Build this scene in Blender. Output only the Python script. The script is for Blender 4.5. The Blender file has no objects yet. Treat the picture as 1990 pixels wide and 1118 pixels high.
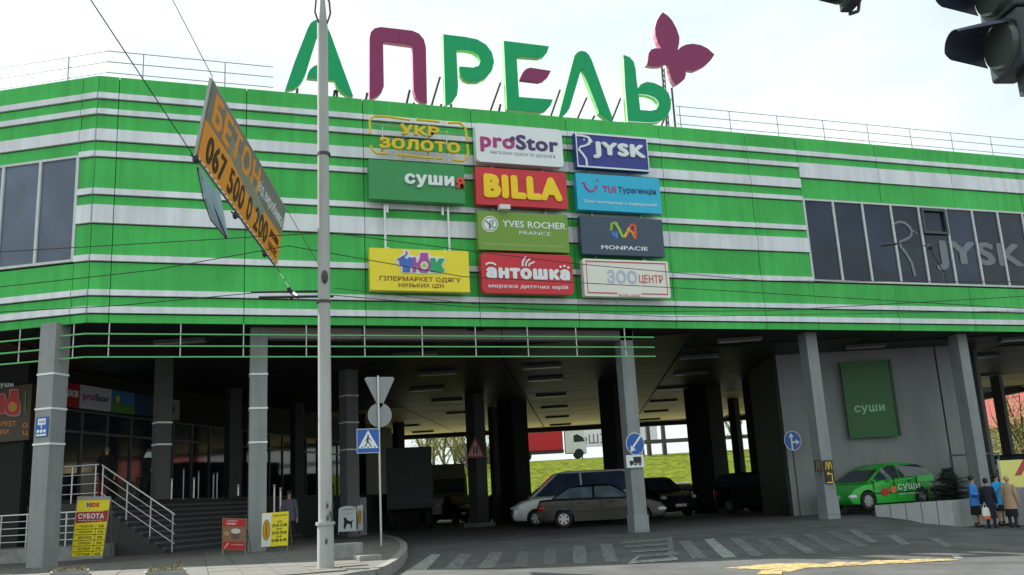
import bpy, bmesh, math, random
import numpy as np
from mathutils import Vector, Matrix
random.seed(7)
SC = bpy.context.scene
COL = SC.collection
# ------------------------------------------------------------------ camera
F = 1790.0
def nrm(a): a = np.array(a, float); return a/np.linalg.norm(a)
UP = nrm([-417.6, -7813, 1790]); RX = np.array([5270, 127.5, 1790.0]); RX = nrm(RX-UP*(RX@UP)); RY = np.cross(UP, RX)
if RY[2] < 0: RY = -RY
ROT = np.array([RX, RY, UP])            # camera (right, down, forward) to world
EYE = np.array([0, 0, 1.1])
cam = bpy.data.cameras.new('camera'); cam_o = bpy.data.objects.new('camera', cam); COL.objects.link(cam_o)
cam.sensor_width = 36; cam.lens = 36*F/1990; cam.clip_start = 0.1; cam.clip_end = 3000
M = Matrix(((ROT[0][0], -ROT[0][1], -ROT[0][2], EYE[0]), (ROT[1][0], -ROT[1][1], -ROT[1][2], EYE[1]),
            (ROT[2][0], -ROT[2][1], -ROT[2][2], EYE[2]), (0, 0, 0, 1)))
cam_o.matrix_world = M
SC.camera = cam_o
# ------------------------------------------------------------------ light
SUNV = Vector((-1.0, 1.0, 0)).normalized(); EL = math.radians(48.3)
SUNV = Vector((SUNV.x*math.cos(EL), SUNV.y*math.cos(EL), math.sin(EL)))
SUN_ROT = math.atan2(SUNV.x, SUNV.y)
w = bpy.data.worlds.new('World'); SC.world = w; w.use_nodes = True
nt = w.node_tree; nt.nodes.clear()
sky = nt.nodes.new('ShaderNodeTexSky'); sky.sky_type = 'NISHITA'; sky.sun_disc = False
sky.sun_elevation = EL; sky.sun_rotation = SUN_ROT; sky.air_density = 1.0; sky.dust_density = 3.5; sky.ozone_density = 1.0
bg = nt.nodes.new('ShaderNodeBackground'); bg.inputs[1].default_value = 0.07
tc = nt.nodes.new('ShaderNodeTexCoord'); nz = nt.nodes.new('ShaderNodeTexNoise'); nz.inputs['Scale'].default_value = 1.8; nz.inputs['Detail'].default_value = 6
mp = nt.nodes.new('ShaderNodeMapping'); mp.inputs['Scale'].default_value = (1, 1, 3)
rp = nt.nodes.new('ShaderNodeValToRGB'); rp.color_ramp.elements[0].position = .25; rp.color_ramp.elements[1].position = .62
rp.color_ramp.elements[0].color = (.35, .35, .35, 1)
mx = nt.nodes.new('ShaderNodeMixRGB'); mx.inputs[2].default_value = (8.7, 9.9, 9.5, 1)
L_ = nt.links
L_.new(tc.outputs['Generated'], mp.inputs[0]); L_.new(mp.outputs[0], nz.inputs['Vector']); L_.new(nz.outputs['Fac'], rp.inputs[0])
L_.new(rp.outputs[0], mx.inputs[0]); L_.new(sky.outputs[0], mx.inputs[1]); L_.new(mx.outputs[0], bg.inputs[0])
wo = nt.nodes.new('ShaderNodeOutputWorld'); L_.new(bg.outputs[0], wo.inputs[0])
sl = bpy.data.lights.new('sun', 'SUN'); sl.energy = 5.0; sl.angle = math.radians(.5); sl.color = (1, .95, .86)
so = bpy.data.objects.new('sun', sl); COL.objects.link(so); so.rotation_euler = SUNV.to_track_quat('Z', 'Y').to_euler()
SC.view_settings.view_transform = 'Standard'; SC.view_settings.look = 'None'; SC.view_settings.gamma = 1; SC.view_settings.use_curve_mapping = False
SC.view_settings.exposure = 0.94
SC.cycles.max_bounces = 5; SC.cycles.diffuse_bounces = 3; SC.cycles.use_denoising = True

# ------------------------------------------------------------------ measuring helpers: turn a sighting into a point of the place
def ray(px, py): return ROT@np.array([px-995, py-559, F])
def AT(px, py, d): return Vector(EYE+ray(px, py)/F*d)           # at forward distance d
def WY(px, py, y): r = ray(px, py); return Vector(EYE+r*(y/r[1]))    # on the plane y = const
def smooth(a, b, x):
    t = min(1, max(0, (x-a)/(b-a))); return t*t*(3-2*t)
def gz(x, y):                                                    # height of the road
    t = min(1.15, max(0, (24-y)/8.5)); s = smooth(19.0, 22.2, x)*smooth(26.0, 23.6, y)
    return -(.035*min(max(x-2.5, 0), 30))*t*(1-s)-s*.53
def GR(px, py, lift=0.0):
    r = ray(px, py); lo, hi = 5.0, 120.0
    f = lambda d: EYE[2]+r[2]/F*d-gz(r[0]/F*d, r[1]/F*d)-lift
    for _ in range(40):
        m = (lo+hi)/2
        if f(m) > 0: lo = m
        else: hi = m
    return Vector(EYE+r/F*lo)
def GZ(px, py, z): r = ray(px, py); return Vector(EYE+r*((z-EYE[2])/r[2]))
def HOR(px): return 967-.0534*(px-995)

# ------------------------------------------------------------------ materials
def mat(name, col, rough=.6, metal=0, var=.08, scale=6, bump=0, spec=.5, alpha=1, emis=None, stretch=None, streak=0, rnd=0):
    m = bpy.data.materials.new(name); m.use_nodes = True; n = m.node_tree.nodes; l = m.node_tree.links
    b = n['Principled BSDF']; b.inputs['Roughness'].default_value = rough; b.inputs['Metallic'].default_value = metal
    b.inputs['Specular IOR Level'].default_value = spec
    c = (*col, 1)
    t = n.new('ShaderNodeTexCoord'); z = n.new('ShaderNodeTexNoise'); z.inputs['Scale'].default_value = scale; z.inputs['Detail'].default_value = 5
    mpn = n.new('ShaderNodeMapping'); mpn.inputs['Scale'].default_value = stretch or (1, 1, 1)
    l.new(t.outputs['Object'], mpn.inputs[0]); l.new(mpn.outputs[0], z.inputs['Vector'])
    r = n.new('ShaderNodeValToRGB'); r.color_ramp.elements[0].position = .3; r.color_ramp.elements[1].position = .7
    r.color_ramp.elements[0].color = tuple(max(0, v*(1-var)) for v in col)+(1,); r.color_ramp.elements[1].color = tuple(min(1, v*(1+var)) for v in col)+(1,)
    l.new(z.outputs['Fac'], r.inputs[0]); out = r.outputs[0]
    if streak:
        z2 = n.new('ShaderNodeTexNoise'); z2.inputs['Scale'].default_value = 2.0; z2.inputs['Detail'].default_value = 4
        m2 = n.new('ShaderNodeMapping'); m2.inputs['Scale'].default_value = (2.5, 2.5, .25); l.new(t.outputs['Object'], m2.inputs[0]); l.new(m2.outputs[0], z2.inputs['Vector'])
        r2 = n.new('ShaderNodeValToRGB'); r2.color_ramp.elements[0].position = .35; r2.color_ramp.elements[1].position = .75
        r2.color_ramp.elements[0].color = (1, 1, 1, 1); r2.color_ramp.elements[1].color = (1-streak,)*3+(1,)
        l.new(z2.outputs['Fac'], r2.inputs[0]); q = n.new('ShaderNodeMixRGB'); q.blend_type = 'MULTIPLY'; q.inputs[0].default_value = 1
        l.new(out, q.inputs[1]); l.new(r2.outputs[0], q.inputs[2]); out = q.outputs[0]
    if rnd:
        oi = n.new('ShaderNodeObjectInfo'); mr = n.new('ShaderNodeMapRange'); mr.inputs['To Min'].default_value = 1-rnd; mr.inputs['To Max'].default_value = 1+rnd*.4
        l.new(oi.outputs['Random'], mr.inputs['Value']); vm = n.new('ShaderNodeVectorMath'); vm.operation = 'SCALE'; l.new(out, vm.inputs[0]); l.new(mr.outputs[0], vm.inputs['Scale']); out = vm.outputs[0]
    l.new(out, b.inputs['Base Color'])
    if bump:
        bn = n.new('ShaderNodeBump'); bn.inputs['Strength'].default_value = bump; bn.inputs['Distance'].default_value = .02
        z3 = n.new('ShaderNodeTexNoise'); z3.inputs['Scale'].default_value = scale*8; z3.inputs['Detail'].default_value = 3
        l.new(t.outputs['Object'], z3.inputs['Vector']); l.new(z3.outputs['Fac'], bn.inputs['Height']); l.new(bn.outputs[0], b.inputs['Normal'])
    if emis: b.inputs['Emission Color'].default_value = (*emis[:3], 1); b.inputs['Emission Strength'].default_value = emis[3]
    return m
MT = {}
def C_(key, col, **k):
    if key not in MT: MT[key] = mat(key, col, **k)
    return MT[key]
GREEN = C_('green_cladding', (.072, .50, .108), rough=.55, spec=.2, var=.12, scale=.5, streak=.22, rnd=.09)
WHITEP = C_('white_cladding', (.78, .79, .85), rough=.5, spec=.3, var=.06, scale=.8, streak=.2, rnd=.08)
BACK = C_('dark_backing', (.02, .035, .02), rough=.9)
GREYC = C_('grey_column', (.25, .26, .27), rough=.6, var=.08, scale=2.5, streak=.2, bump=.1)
CONC = C_('concrete', (.27, .27, .26), rough=.85, var=.22, scale=5, bump=.3, streak=.2)
STEEL = C_('steel', (.5, .5, .5), rough=.32, metal=.9)
PAINTW = C_('white_paint', (.7, .7, .7), rough=.45, streak=.1)
BLACK = C_('black', (.012, .012, .014), rough=.5)
DARK = C_('shaded_interior', (.008, .009, .009), rough=.7)  # near-black: the deep shade under the building is put into the colour
GLASSD = C_('dark_glass', (.02, .025, .035), rough=.06, var=.3, scale=1.5, spec=.6)
RED = C_('red', (.42, .02, .03), rough=.45)
YEL = C_('yellow', (.72, .52, .02), rough=.5)
BLUE = C_('sign_blue', (.012, .10, .42), rough=.4)
WIRE = C_('wire', (.02, .02, .022), rough=.7)

# ------------------------------------------------------------------ object helpers
def tag(o, label=None, cat=None, group=None, kind=None):
    if label: o['label'] = label
    if cat: o['category'] = cat
    if group: o['group'] = group
    if kind: o['kind'] = kind
    return o
def thing(name, loc, label, cat, group=None, rz=0):
    o = bpy.data.objects.new(name, None); COL.objects.link(o); o.location = loc; o.rotation_euler = (0, 0, rz); o.empty_display_size = .2
    return tag(o, label, cat, group)
def origin(o):
    p = Vector((0, 0, 0))
    while o is not None: p += o.location; o = o.parent
    return p
class MB:
    def __init__(s): s.v = []; s.f = []
    def add(s, vs, fs):
        n = len(s.v); s.v += [tuple(v) for v in vs]; s.f += [tuple(i+n for i in f) for f in fs]; return s
    def hexa(s, c):   # 8 corners: bottom 4 then top 4
        return s.add(c, [(0, 3, 2, 1), (4, 5, 6, 7), (0, 1, 5, 4), (1, 2, 6, 5), (2, 3, 7, 6), (3, 0, 4, 7)])
    def box(s, x0, x1, y0, y1, z0, z1): return s.hexa([(x0, y0, z0), (x1, y0, z0), (x1, y1, z0), (x0, y1, z0), (x0, y0, z1), (x1, y0, z1), (x1, y1, z1), (x0, y1, z1)])
    def rbox(s, c, sx, sy, sz, a):    # centre of base, rotated
        ca, sa = math.cos(a), math.sin(a); P = []
        for z in (0, sz):
            for x, y in ((-sx/2, -sy/2), (sx/2, -sy/2), (sx/2, sy/2), (-sx/2, sy/2)): P.append((c[0]+x*ca-y*sa, c[1]+x*sa+y*ca, c[2]+z))
        return s.hexa(P)
    def tube(s, p, q, r, n=6, r2=None, cap=True):
        p = Vector(p); q = Vector(q); d = (q-p)
        if d.length < 1e-6: return s
        a = d.normalized().orthogonal().normalized(); b = d.normalized().cross(a); r2 = r if r2 is None else r2; vs = []
        for c, rr in ((p, r), (q, r2)):
            for i in range(n): t = 2*math.pi*i/n; vs.append(c+a*math.cos(t)*rr+b*math.sin(t)*rr)
        fs = [(i, (i+1) % n, n+(i+1) % n, n+i) for i in range(n)]
        if cap: fs += [tuple(range(n))[::-1], tuple(range(n, 2*n))]
        return s.add(vs, fs)
    def path(s, pts, r, n=6):
        for a, b in zip(pts, pts[1:]): s.tube(a, b, r, n)
        return s
    def prism(s, pts, off):           # planar polygon (list of Vector) thickened by vector off
        n = len(pts); off = Vector(off); vs = [Vector(p) for p in pts]+[Vector(p)+off for p in pts]
        return s.add(vs, [tuple(range(n))[::-1], tuple(range(n, 2*n))]+[(i, (i+1) % n, n+(i+1) % n, n+i) for i in range(n)])
    def ball(s, c, rx, ry, rz, n=10, m=7):
        vs = []; fs = []
        for j in range(m+1):
            th = math.pi*j/m
            for i in range(n): ph = 2*math.pi*i/n; vs.append((c[0]+rx*math.sin(th)*math.cos(ph), c[1]+ry*math.sin(th)*math.sin(ph), c[2]+rz*math.cos(th)))
        for j in range(m):
            for i in range(n): fs.append((j*n+i, j*n+(i+1) % n, (j+1)*n+(i+1) % n, (j+1)*n+i))
        return s.add(vs, fs)
    def loft(s, rings, cap=True):
        n = len(rings[0]); vs = [p for r in rings for p in r]; fs = []
        for j in range(len(rings)-1):
            for i in range(n): fs.append((j*n+i, j*n+(i+1) % n, (j+1)*n+(i+1) % n, (j+1)*n+i))
        if cap: fs += [tuple(range(n))[::-1], tuple(range((len(rings)-1)*n, len(rings)*n))]
        return s.add(vs, fs)
    def build(s, name, m, parent=None, world=True, smooth_=False, fix=True):
        me = bpy.data.meshes.new(name); o = bpy.data.objects.new(name, me); COL.objects.link(o)
        sh = origin(parent) if (parent is not None and world) else Vector((0, 0, 0))
        me.from_pydata([(a-sh.x, b-sh.y, c-sh.z) for a, b, c in s.v], [], s.f); me.materials.append(m)
        if fix:
            bm = bmesh.new(); bm.from_mesh(me); bmesh.ops.remove_doubles(bm, verts=bm.verts, dist=1e-5); bmesh.ops.recalc_face_normals(bm, faces=bm.faces); bm.to_mesh(me); bm.free()
        if smooth_:
            me.polygons.foreach_set('use_smooth', [True]*len(me.polygons))
            me.set_sharp_from_angle(angle=math.radians(40))
        if parent is not None: o.parent = parent
        return o
def struct(name, mb, m, **k): o = mb.build(name, m, **k); o['kind'] = 'structure'; return o
def clone(root, loc, rz=0, label=None):
    r = root.copy(); COL.objects.link(r); r.location = loc; r.rotation_euler = (0, 0, rz)
    if label: r['label'] = label
    for ch in list(root.children):
        c = ch.copy(); COL.objects.link(c); c.parent = r
        for g in list(ch.children): d = g.copy(); COL.objects.link(d); d.parent = c
    return r
# text -------------------------------------------------------------
_tc = {}
def glyphs(s, bold=0.0):
    k = (s, bold)
    if k in _tc: return _tc[k]
    c = bpy.data.curves.new('t', 'FONT'); c.body = s; c.resolution_u = 3
    if bold: c.space_character = 1+bold*2.2
    o = bpy.data.objects.new('t', c); COL.objects.link(o); dg = bpy.context.evaluated_depsgraph_get()
    me = bpy.data.meshes.new_from_object(o.evaluated_get(dg)); bpy.data.objects.remove(o); bpy.data.curves.remove(c)
    V = [(v.co.x, v.co.y) for v in me.vertices]; Fc = [tuple(p.vertices) for p in me.polygons]; bpy.data.meshes.remove(me)
    par = list(range(len(V)))
    def fd(a):
        while par[a] != a: par[a] = par[par[a]]; a = par[a]
        return a
    key = {}
    for i, v in enumerate(V):
        kk = (round(v[0], 4), round(v[1], 4))
        if kk in key: par[fd(i)] = fd(key[kk])
        else: key[kk] = i
    for f in Fc:
        for j in f[1:]: par[fd(j)] = fd(f[0])
    comp = {}
    for f in Fc: comp.setdefault(fd(f[0]), []).append(f)
    items = []
    for fs in comp.values():
        xs = [V[i][0] for f in fs for i in f]; items.append([min(xs), max(xs), fs])
    items.sort(key=lambda t: t[0]); out = []
    for a, b, fs in items:
        if out and min(b, out[-1][1])-max(a, out[-1][0]) > .45*min(b-a, out[-1][1]-out[-1][0]): out[-1][1] = max(b, out[-1][1]); out[-1][2] += fs
        else: out.append([a, b, list(fs)])
    xs = [v[0] for v in V]; ys = [v[1] for v in V]; bb = (min(xs), min(ys), max(xs), max(ys)); L = []
    for a, b, fs in out:
        idx = sorted({i for f in fs for i in f}); mp_ = {i: j for j, i in enumerate(idx)}
        L.append(([((V[i][0]-bb[0])/(bb[2]-bb[0]), (V[i][1]-bb[1])/(bb[3]-bb[1])) for i in idx], [tuple(mp_[i] for i in f) for f in fs]))
    ch = [c for c in s if not c.isspace()]
    if len(ch) == len(L):           # the font draws this letter from overlapping strokes: rebuild it from three clean bars
        for i, c in enumerate(ch):
            if c == 'н':
                V_ = L[i][0]; xa, xb = min(v[0] for v in V_), max(v[0] for v in V_); ya, yb = min(v[1] for v in V_), max(v[1] for v in V_); R_ = []
                for x0, x1, y0, y1 in ((0, .203, 0, 1), (.797, 1, 0, 1), (.203, .797, .439, .589)): R_ += [(xa+(xb-xa)*x, ya+(yb-ya)*y) for x, y in ((x0, y0), (x1, y0), (x1, y1), (x0, y1))]
                L[i] = (R_, [(0, 1, 2, 3), (4, 5, 6, 7), (8, 9, 10, 11)])
    _tc[k] = (L, (bb[2]-bb[0], bb[3]-bb[1])); return _tc[k]
def text(s, fmap, m, parent, bold=0.0, thick=.004, split=False, name='lettering', lift=.002):
    """fmap(u, v, w) -> point; u right, v up, w out of the surface; bold letters are thickened by small shifts"""
    L, (bw, bh) = glyphs(s, bold); mb = None; objs = []
    sh = [(0, 0)]+([(bold*(1-.013*i)*math.cos(i*math.pi/4+.23), bold*(1-.017*i)*math.sin(i*math.pi/4+.23)) for i in range(8)] if bold else [])
    su, sv = bw/(bw+2*bold), bh/(bh+2*bold)
    for k, (V, Fc) in enumerate(L):
        if mb is None or split: mb = MB()
        for q, (dx, dy) in enumerate(sh):
            VV = [((u-.5)*su+.5+dx/(bw+2*bold), (v-.5)*sv+.5+dy/(bh+2*bold)) for u, v in V]
            n = len(VV); vs = [fmap(u, v, lift+thick-q*.0009 if thick > .006 else lift+thick-q*.0003) for u, v in VV]; fs = list(Fc)
            if thick > .006:
                vs += [fmap(u, v, lift) for u, v in VV]; e = {}
                for f in Fc:
                    for a, b in zip(f, f[1:]+f[:1]): e[(a, b)] = 1
                for a, b in e:
                    if (b, a) not in e: fs.append((b, a, a+n, b+n))
            mb.add(vs, fs)
        if split:
            mm = m[min(k, len(m)-1)] if isinstance(m, (list, tuple)) else m
            objs.append(mb.build('letter', mm, parent, fix=False))
    if not split: objs.append(mb.build(name, m, parent, fix=False))
    return objs
def ymap(tl, br, y):    # rectangle on a facade-parallel plane seen between two sightings
    a = WY(tl[0], tl[1], y); b = WY(br[0], br[1], y)
    return lambda u, v, w: Vector((a.x+(b.x-a.x)*u, y-w, b.z+(a.z-b.z)*v))
def qmap(bl, br, tr, tl, n):
    bl, br, tr, tl, n = map(Vector, (bl, br, tr, tl, n))
    return lambda u, v, w: (bl*(1-u)+br*u)*(1-v)+(tl*(1-u)+tr*u)*v+n*w
def sub(fm, u0, u1, v0, v1): return lambda u, v, w: fm(u0+(u1-u0)*u, v0+(v1-v0)*v, w)
def mslab(fm, u0, u1, v0, v1, w0, w1, nu=1):
    mb = MB(); return mb.hexa([fm(u0, v0, w0), fm(u1, v0, w0), fm(u1, v0, w1), fm(u0, v0, w1), fm(u0, v1, w0), fm(u1, v1, w0), fm(u1, v1, w1), fm(u0, v1, w1)])
def mdisc(fm, cu, cv, ru, rv, w0, w1, n=24, a0=0, a1=2*math.pi):
    pts = [(cu+ru*math.cos(a0+(a1-a0)*i/n), cv+rv*math.sin(a0+(a1-a0)*i/n)) for i in range(n)]
    return mpoly(fm, pts, w0, w1)
def mpoly(fm, pts, w0, w1):
    n = len(pts); mb = MB(); mb.add([fm(u, v, w0) for u, v in pts]+[fm(u, v, w1) for u, v in pts], [tuple(range(n))[::-1], tuple(range(n, 2*n))]+[(i, (i+1) % n, n+(i+1) % n, n+i) for i in range(n)]); return mb

# ================================================================== SETTING
Yf = 23.4
D2 = Vector((.391, .920, 0)); E2 = Vector((.920, -.391, 0))      # the grid of columns under the building
ASPH = C_('asphalt', (.074, .076, .077), rough=.85, var=.30, scale=1.1, bump=.4, streak=.25)
PAVE = C_('paving', (.12, .118, .112), rough=.85, var=.12, scale=2, bump=.2)
KERB = C_('kerb_stone', (.20, .195, .185), rough=.85, var=.15, scale=4, bump=.2)
GRASS = C_('grass', (.085, .108, .010), rough=.95, spec=.05, var=.5, scale=1.6, bump=.9)
def ground():
    xs = [-400, -150, -60, -30]+[-12+i*1.0 for i in range(0, 62)]+[70, 110, 200, 500]
    ys = [-120, -40, -10, 0]+[4+i*1.0 for i in range(0, 40)]+[50, 60, 66, 130, 400, 900]
    mb = MB(); n = len(xs)
    for y in ys:
        for x in xs: mb.v.append((x, y, gz(x, y)))
    for j in range(len(ys)-1):
        for i in range(n-1): mb.f.append((j*n+i, j*n+i+1, (j+1)*n+i+1, (j+1)*n+i))
    return struct('road', mb, ASPH, smooth_=True)
road = ground()
# raised pavement on the left, kerbs round its rounded corner
pv = [GZ(*p, .15) for p in [(745, 1040), (768, 1046), (783, 1056), (784, 1066), (777, 1077), (762, 1090), (742, 1101), (722, 1109), (690, 1113)]]
front = [Vector((pv[-1].x-.9, pv[-1].y-1.0, .15)), Vector((-1.0, 14.4, .15)), Vector((-40, 20, .15))]
back = [Vector((-40, 60, .15)), Vector((8.6, 62, .15)), Vector((pv[0].x+.8, 38, .15)), Vector((pv[0].x+.3, 33, .15))]
outline = pv+front+back
mb = MB(); mb.prism([Vector((p.x, p.y, .15)) for p in outline], (0, 0, -.8)); pav = struct('pavement', mb, PAVE)
# paving slabs near the viewer are separate pieces
slab = MB(); slab.box(-.245, .245, -.245, .245, 0, .028)
def inside(x, y):
    c = False; n = len(outline)
    for i in range(n):
        a = outline[i]; b = outline[(i+1) % n]
        if (a.y > y) != (b.y > y) and x < (b.x-a.x)*(y-a.y)/(b.y-a.y)+a.x: c = not c
    return c
def inner(x, y): return all(inside(x+dx, y+dy) for dx in (-.4, .4) for dy in (-.4, .4))
s0 = None; k = 0; rest = MB()
for j in range(26):
    for i in range(26):
        x, y = -4+i*.5, 15+j*.5
        if not inner(x, y) or y > 25.5 or (x < 0.5 and y > 22.6): continue
        dz = random.uniform(-.004, .004)
        if k < 290:
            if s0 is None: s0 = slab.build('paving_slab', PAVE, pav); o = s0
            else: o = s0.copy(); COL.objects.link(o); o.parent = pav
            o.location = (x, y, .145+dz); k += 1
        else: rest.box(x-.245, x+.245, y-.245, y+.245, .145+dz, .173+dz)
if rest.v: o = rest.build('paving_slabs', PAVE, pav); o['kind'] = 'stuff'
kerbline = [back[-1]]+pv+front[:2]
for a, b in zip(kerbline, kerbline[1:]):
    L = (b-a).length; nn = max(1, int(round(L/.9)))
    for i in range(nn):
        p = a.lerp(b, i/nn+.006); q = a.lerp(b, (i+1)/nn-.006); d = (q-p).normalized(); s_ = Vector((d.y, -d.x, 0))
        m_ = MB(); z = .17
        m_.hexa([p-s_*.09+Vector((0, 0, -.5)), q-s_*.09+Vector((0, 0, -.5)), q+s_*.09+Vector((0, 0, -.5)), p+s_*.09+Vector((0, 0, -.5)),
                 p-s_*.09+Vector((0, 0, z-.15)), q-s_*.09+Vector((0, 0, z-.15)), q+s_*.07+Vector((0, 0, z-.16)), p+s_*.07+Vector((0, 0, z-.16))])
        m_.build('kerb_stone', KERB, pav)
# painted markings
def worn(name, col, wear):
    m = mat(name, col, rough=.7, var=.15, scale=5); n = m.node_tree.nodes; l = m.node_tree.links; b = n['Principled BSDF']
    t = n.new('ShaderNodeTexCoord'); z = n.new('ShaderNodeTexNoise'); z.inputs['Scale'].default_value = 9; z.inputs['Detail'].default_value = 8; z.inputs['Roughness'].default_value = .75
    l.new(t.outputs['Object'], z.inputs['Vector']); r = n.new('ShaderNodeValToRGB'); r.color_ramp.elements[0].position = wear-.07; r.color_ramp.elements[1].position = wear+.07
    q = n.new('ShaderNodeMixRGB'); src = b.inputs['Base Color'].links[0].from_socket; l.new(z.outputs['Fac'], r.inputs[0]); l.new(r.outputs[0], q.inputs[0])
    q.inputs[1].default_value = (.08, .082, .083, 1); l.new(src, q.inputs[2]); l.new(q.outputs[0], b.inputs['Base Color']); return m
WORN = [worn('road_paint_worn', (.22, .24, .235), .53), worn('road_paint', (.28, .30, .29), .46), worn('road_paint_faded', (.17, .18, .18), .56)]
YPAINT = worn('yellow_road_paint', (.46, .34, .13), .47)
def decal(name, pts, m, parent=road, lift=.006, n=5):
    """a painted quad laid on the road; pts: four sightings, front-left, front-right, back-right, back-left"""
    P = [GR(*p) for p in pts]; mb = MB()
    for j in range(n+1):
        for i in range(3):
            u, v = i/2, j/n; q = (P[0]*(1-u)+P[1]*u)*(1-v)+(P[3]*(1-u)+P[2]*u)*v; mb.v.append((q.x, q.y, gz(q.x, q.y)+lift))
    for j in range(n):
        for i in range(2): mb.f.append((j*3+i, j*3+i+1, j*3+i+4, j*3+i+3))
    return mb.build(name, m, parent, fix=False)
ST = [((793, 1108), (828, 1108), (857, 1078), (838, 1078), 1), ((862, 1107), (895, 1107), (915, 1077), (893, 1077), 0), ((927, 1105), (960, 1105), (977, 1074), (953, 1074), 0),
      ((998, 1103), (1025, 1103), (1028, 1072), (1007, 1072), 2), ((1055, 1098), (1081, 1098), (1081, 1066), (1060, 1066), 2), ((1114, 1096), (1141, 1096), (1137, 1061), (1113, 1061), 0),
      ((1176, 1094), (1201, 1092), (1189, 1057), (1165, 1058), 0), ((1347, 1087), (1376, 1085), (1341, 1051), (1319, 1052), 0), ((1405, 1085), (1433, 1083), (1387, 1047), (1368, 1049), 1),
      ((1461, 1082), (1486, 1080), (1437, 1046), (1418, 1047), 0), ((1512, 1079), (1536, 1077), (1490, 1048), (1470, 1049), 2), ((1568, 1077), (1590, 1075), (1535, 1045), (1516, 1046), 0),
      ((1618, 1073), (1638, 1071), (1578, 1038), (1559, 1039), 2), ((1668, 1064), (1690, 1062), (1622, 1032), (1603, 1033), 2), ((1690, 1056), (1708, 1054), (1664, 1029), (1645, 1030), 0),
      ((1752, 1060), (1770, 1058), (1741, 1040), (1722, 1041), 0), ((1838, 1064), (1850, 1062), (1824, 1047), (1808, 1048), 0), ((1860, 1089), (1874, 1087), (1862, 1079), (1849, 1080), 1)]
for p in ST: decal('crossing_stripe', p[:4], WORN[p[4]])
# hatched box on the crossing
HB = [((1205, 1058), (1303, 1050), (1303, 1045), (1212, 1053)), ((1300, 1094), (1312, 1083), (1306, 1043), (1297, 1045)), ((1218, 1097), (1226, 1097), (1248, 1080), (1240, 1080)),
      ((1222, 1097), (1318, 1089), (1316, 1084), (1225, 1092)), ((1240, 1085), (1318, 1079), (1315, 1074), (1240, 1081)), ((1228, 1076), (1306, 1070), (1306, 1066), (1224, 1071)), ((1215, 1066), (1304, 1060), (1304, 1056), (1212, 1062))]
for i, p in enumerate(HB): decal('hatching_line', p, WORN[1 if i in (2, 3) else 0], lift=.007+i*.001)
decal('arrow_mark', ((970, 1049), (1005, 1048), (1005, 1045), (975, 1046)), WORN[2]); decal('arrow_mark', ((1000, 1048), (1008, 1047), (1015, 1037), (1008, 1037)), WORN[2], lift=.009)
zz = [(1412, 1104), (1500, 1105), (1530, 1096), (1640, 1098), (1660, 1091), (1760, 1093), (1780, 1086), (1860, 1090)]
ZZ = [((1405, 1105), (1490, 1108), (1560, 1096), (1500, 1096)), ((1480, 1112), (1535, 1112), (1600, 1097), (1545, 1095)), ((1560, 1105), (1620, 1103), (1680, 1093), (1620, 1093)),
      ((1640, 1101), (1720, 1097), (1770, 1089), (1700, 1090)), ((1730, 1097), (1790, 1094), (1812, 1087), (1770, 1088)), ((1470, 1118), (1520, 1118), (1520, 1110), (1480, 1110)), ((1780, 1094), (1868, 1090), (1840, 1087), (1790, 1089))]
for i, p in enumerate(ZZ): decal('yellow_zigzag', p, YPAINT, lift=.007+i*.001)

# embankment behind, with the road that the lorry stands on
def bank():
    mb = MB(); e0 = AT(1100, 950, 70); n = 60; cols = [0, 6, 14, 22, 28, 60]; zs = [0, 1.2, 2.9, 4.5, 4.9, 4.9]
    for j, (c, z) in enumerate(zip(cols, zs)):
        for i in range(n+1):
            t = -220+i*(440/n); p = Vector((e0.x, e0.y, 0))+E2*t+D2*(c+random.uniform(-.3, .3)*(0 < j < 4)); mb.v.append((p.x, p.y, z-.05+random.uniform(-.1, .1)*(0 < j < 4)))
    for j in range(len(cols)-1):
        for i in range(n): mb.f.append((j*(n+1)+i, j*(n+1)+i+1, (j+1)*(n+1)+i+1, (j+1)*(n+1)+i))
    return struct('embankment', mb, GRASS, smooth_=True)
bank()
mb = MB(); p0 = AT(1100, 900, 99.5); q = []
for t, c in ((-200, 0), (200, 0), (200, 9), (-200, 9)): v = Vector((p0.x, p0.y, 0))+E2*t+D2*c; q.append((v.x, v.y, 4.93))
mb.add(q, [(0, 1, 2, 3)]); struct('upper_road', mb, ASPH)
# pale concrete yard behind the building, added to bounce sun onto the ceiling
mb = MB(); y0 = AT(1100, 950, 60); ysh = []
for t, c in ((-150, 0), (150, 0), (150, 10.5), (-150, 10.5)): v = Vector((y0.x, y0.y, 0))+E2*t+D2*c; ysh.append((v.x, v.y, .012))
mb.add(ysh, [(0, 1, 2, 3)]); struct('rear_yard', mb, CONC)

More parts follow.
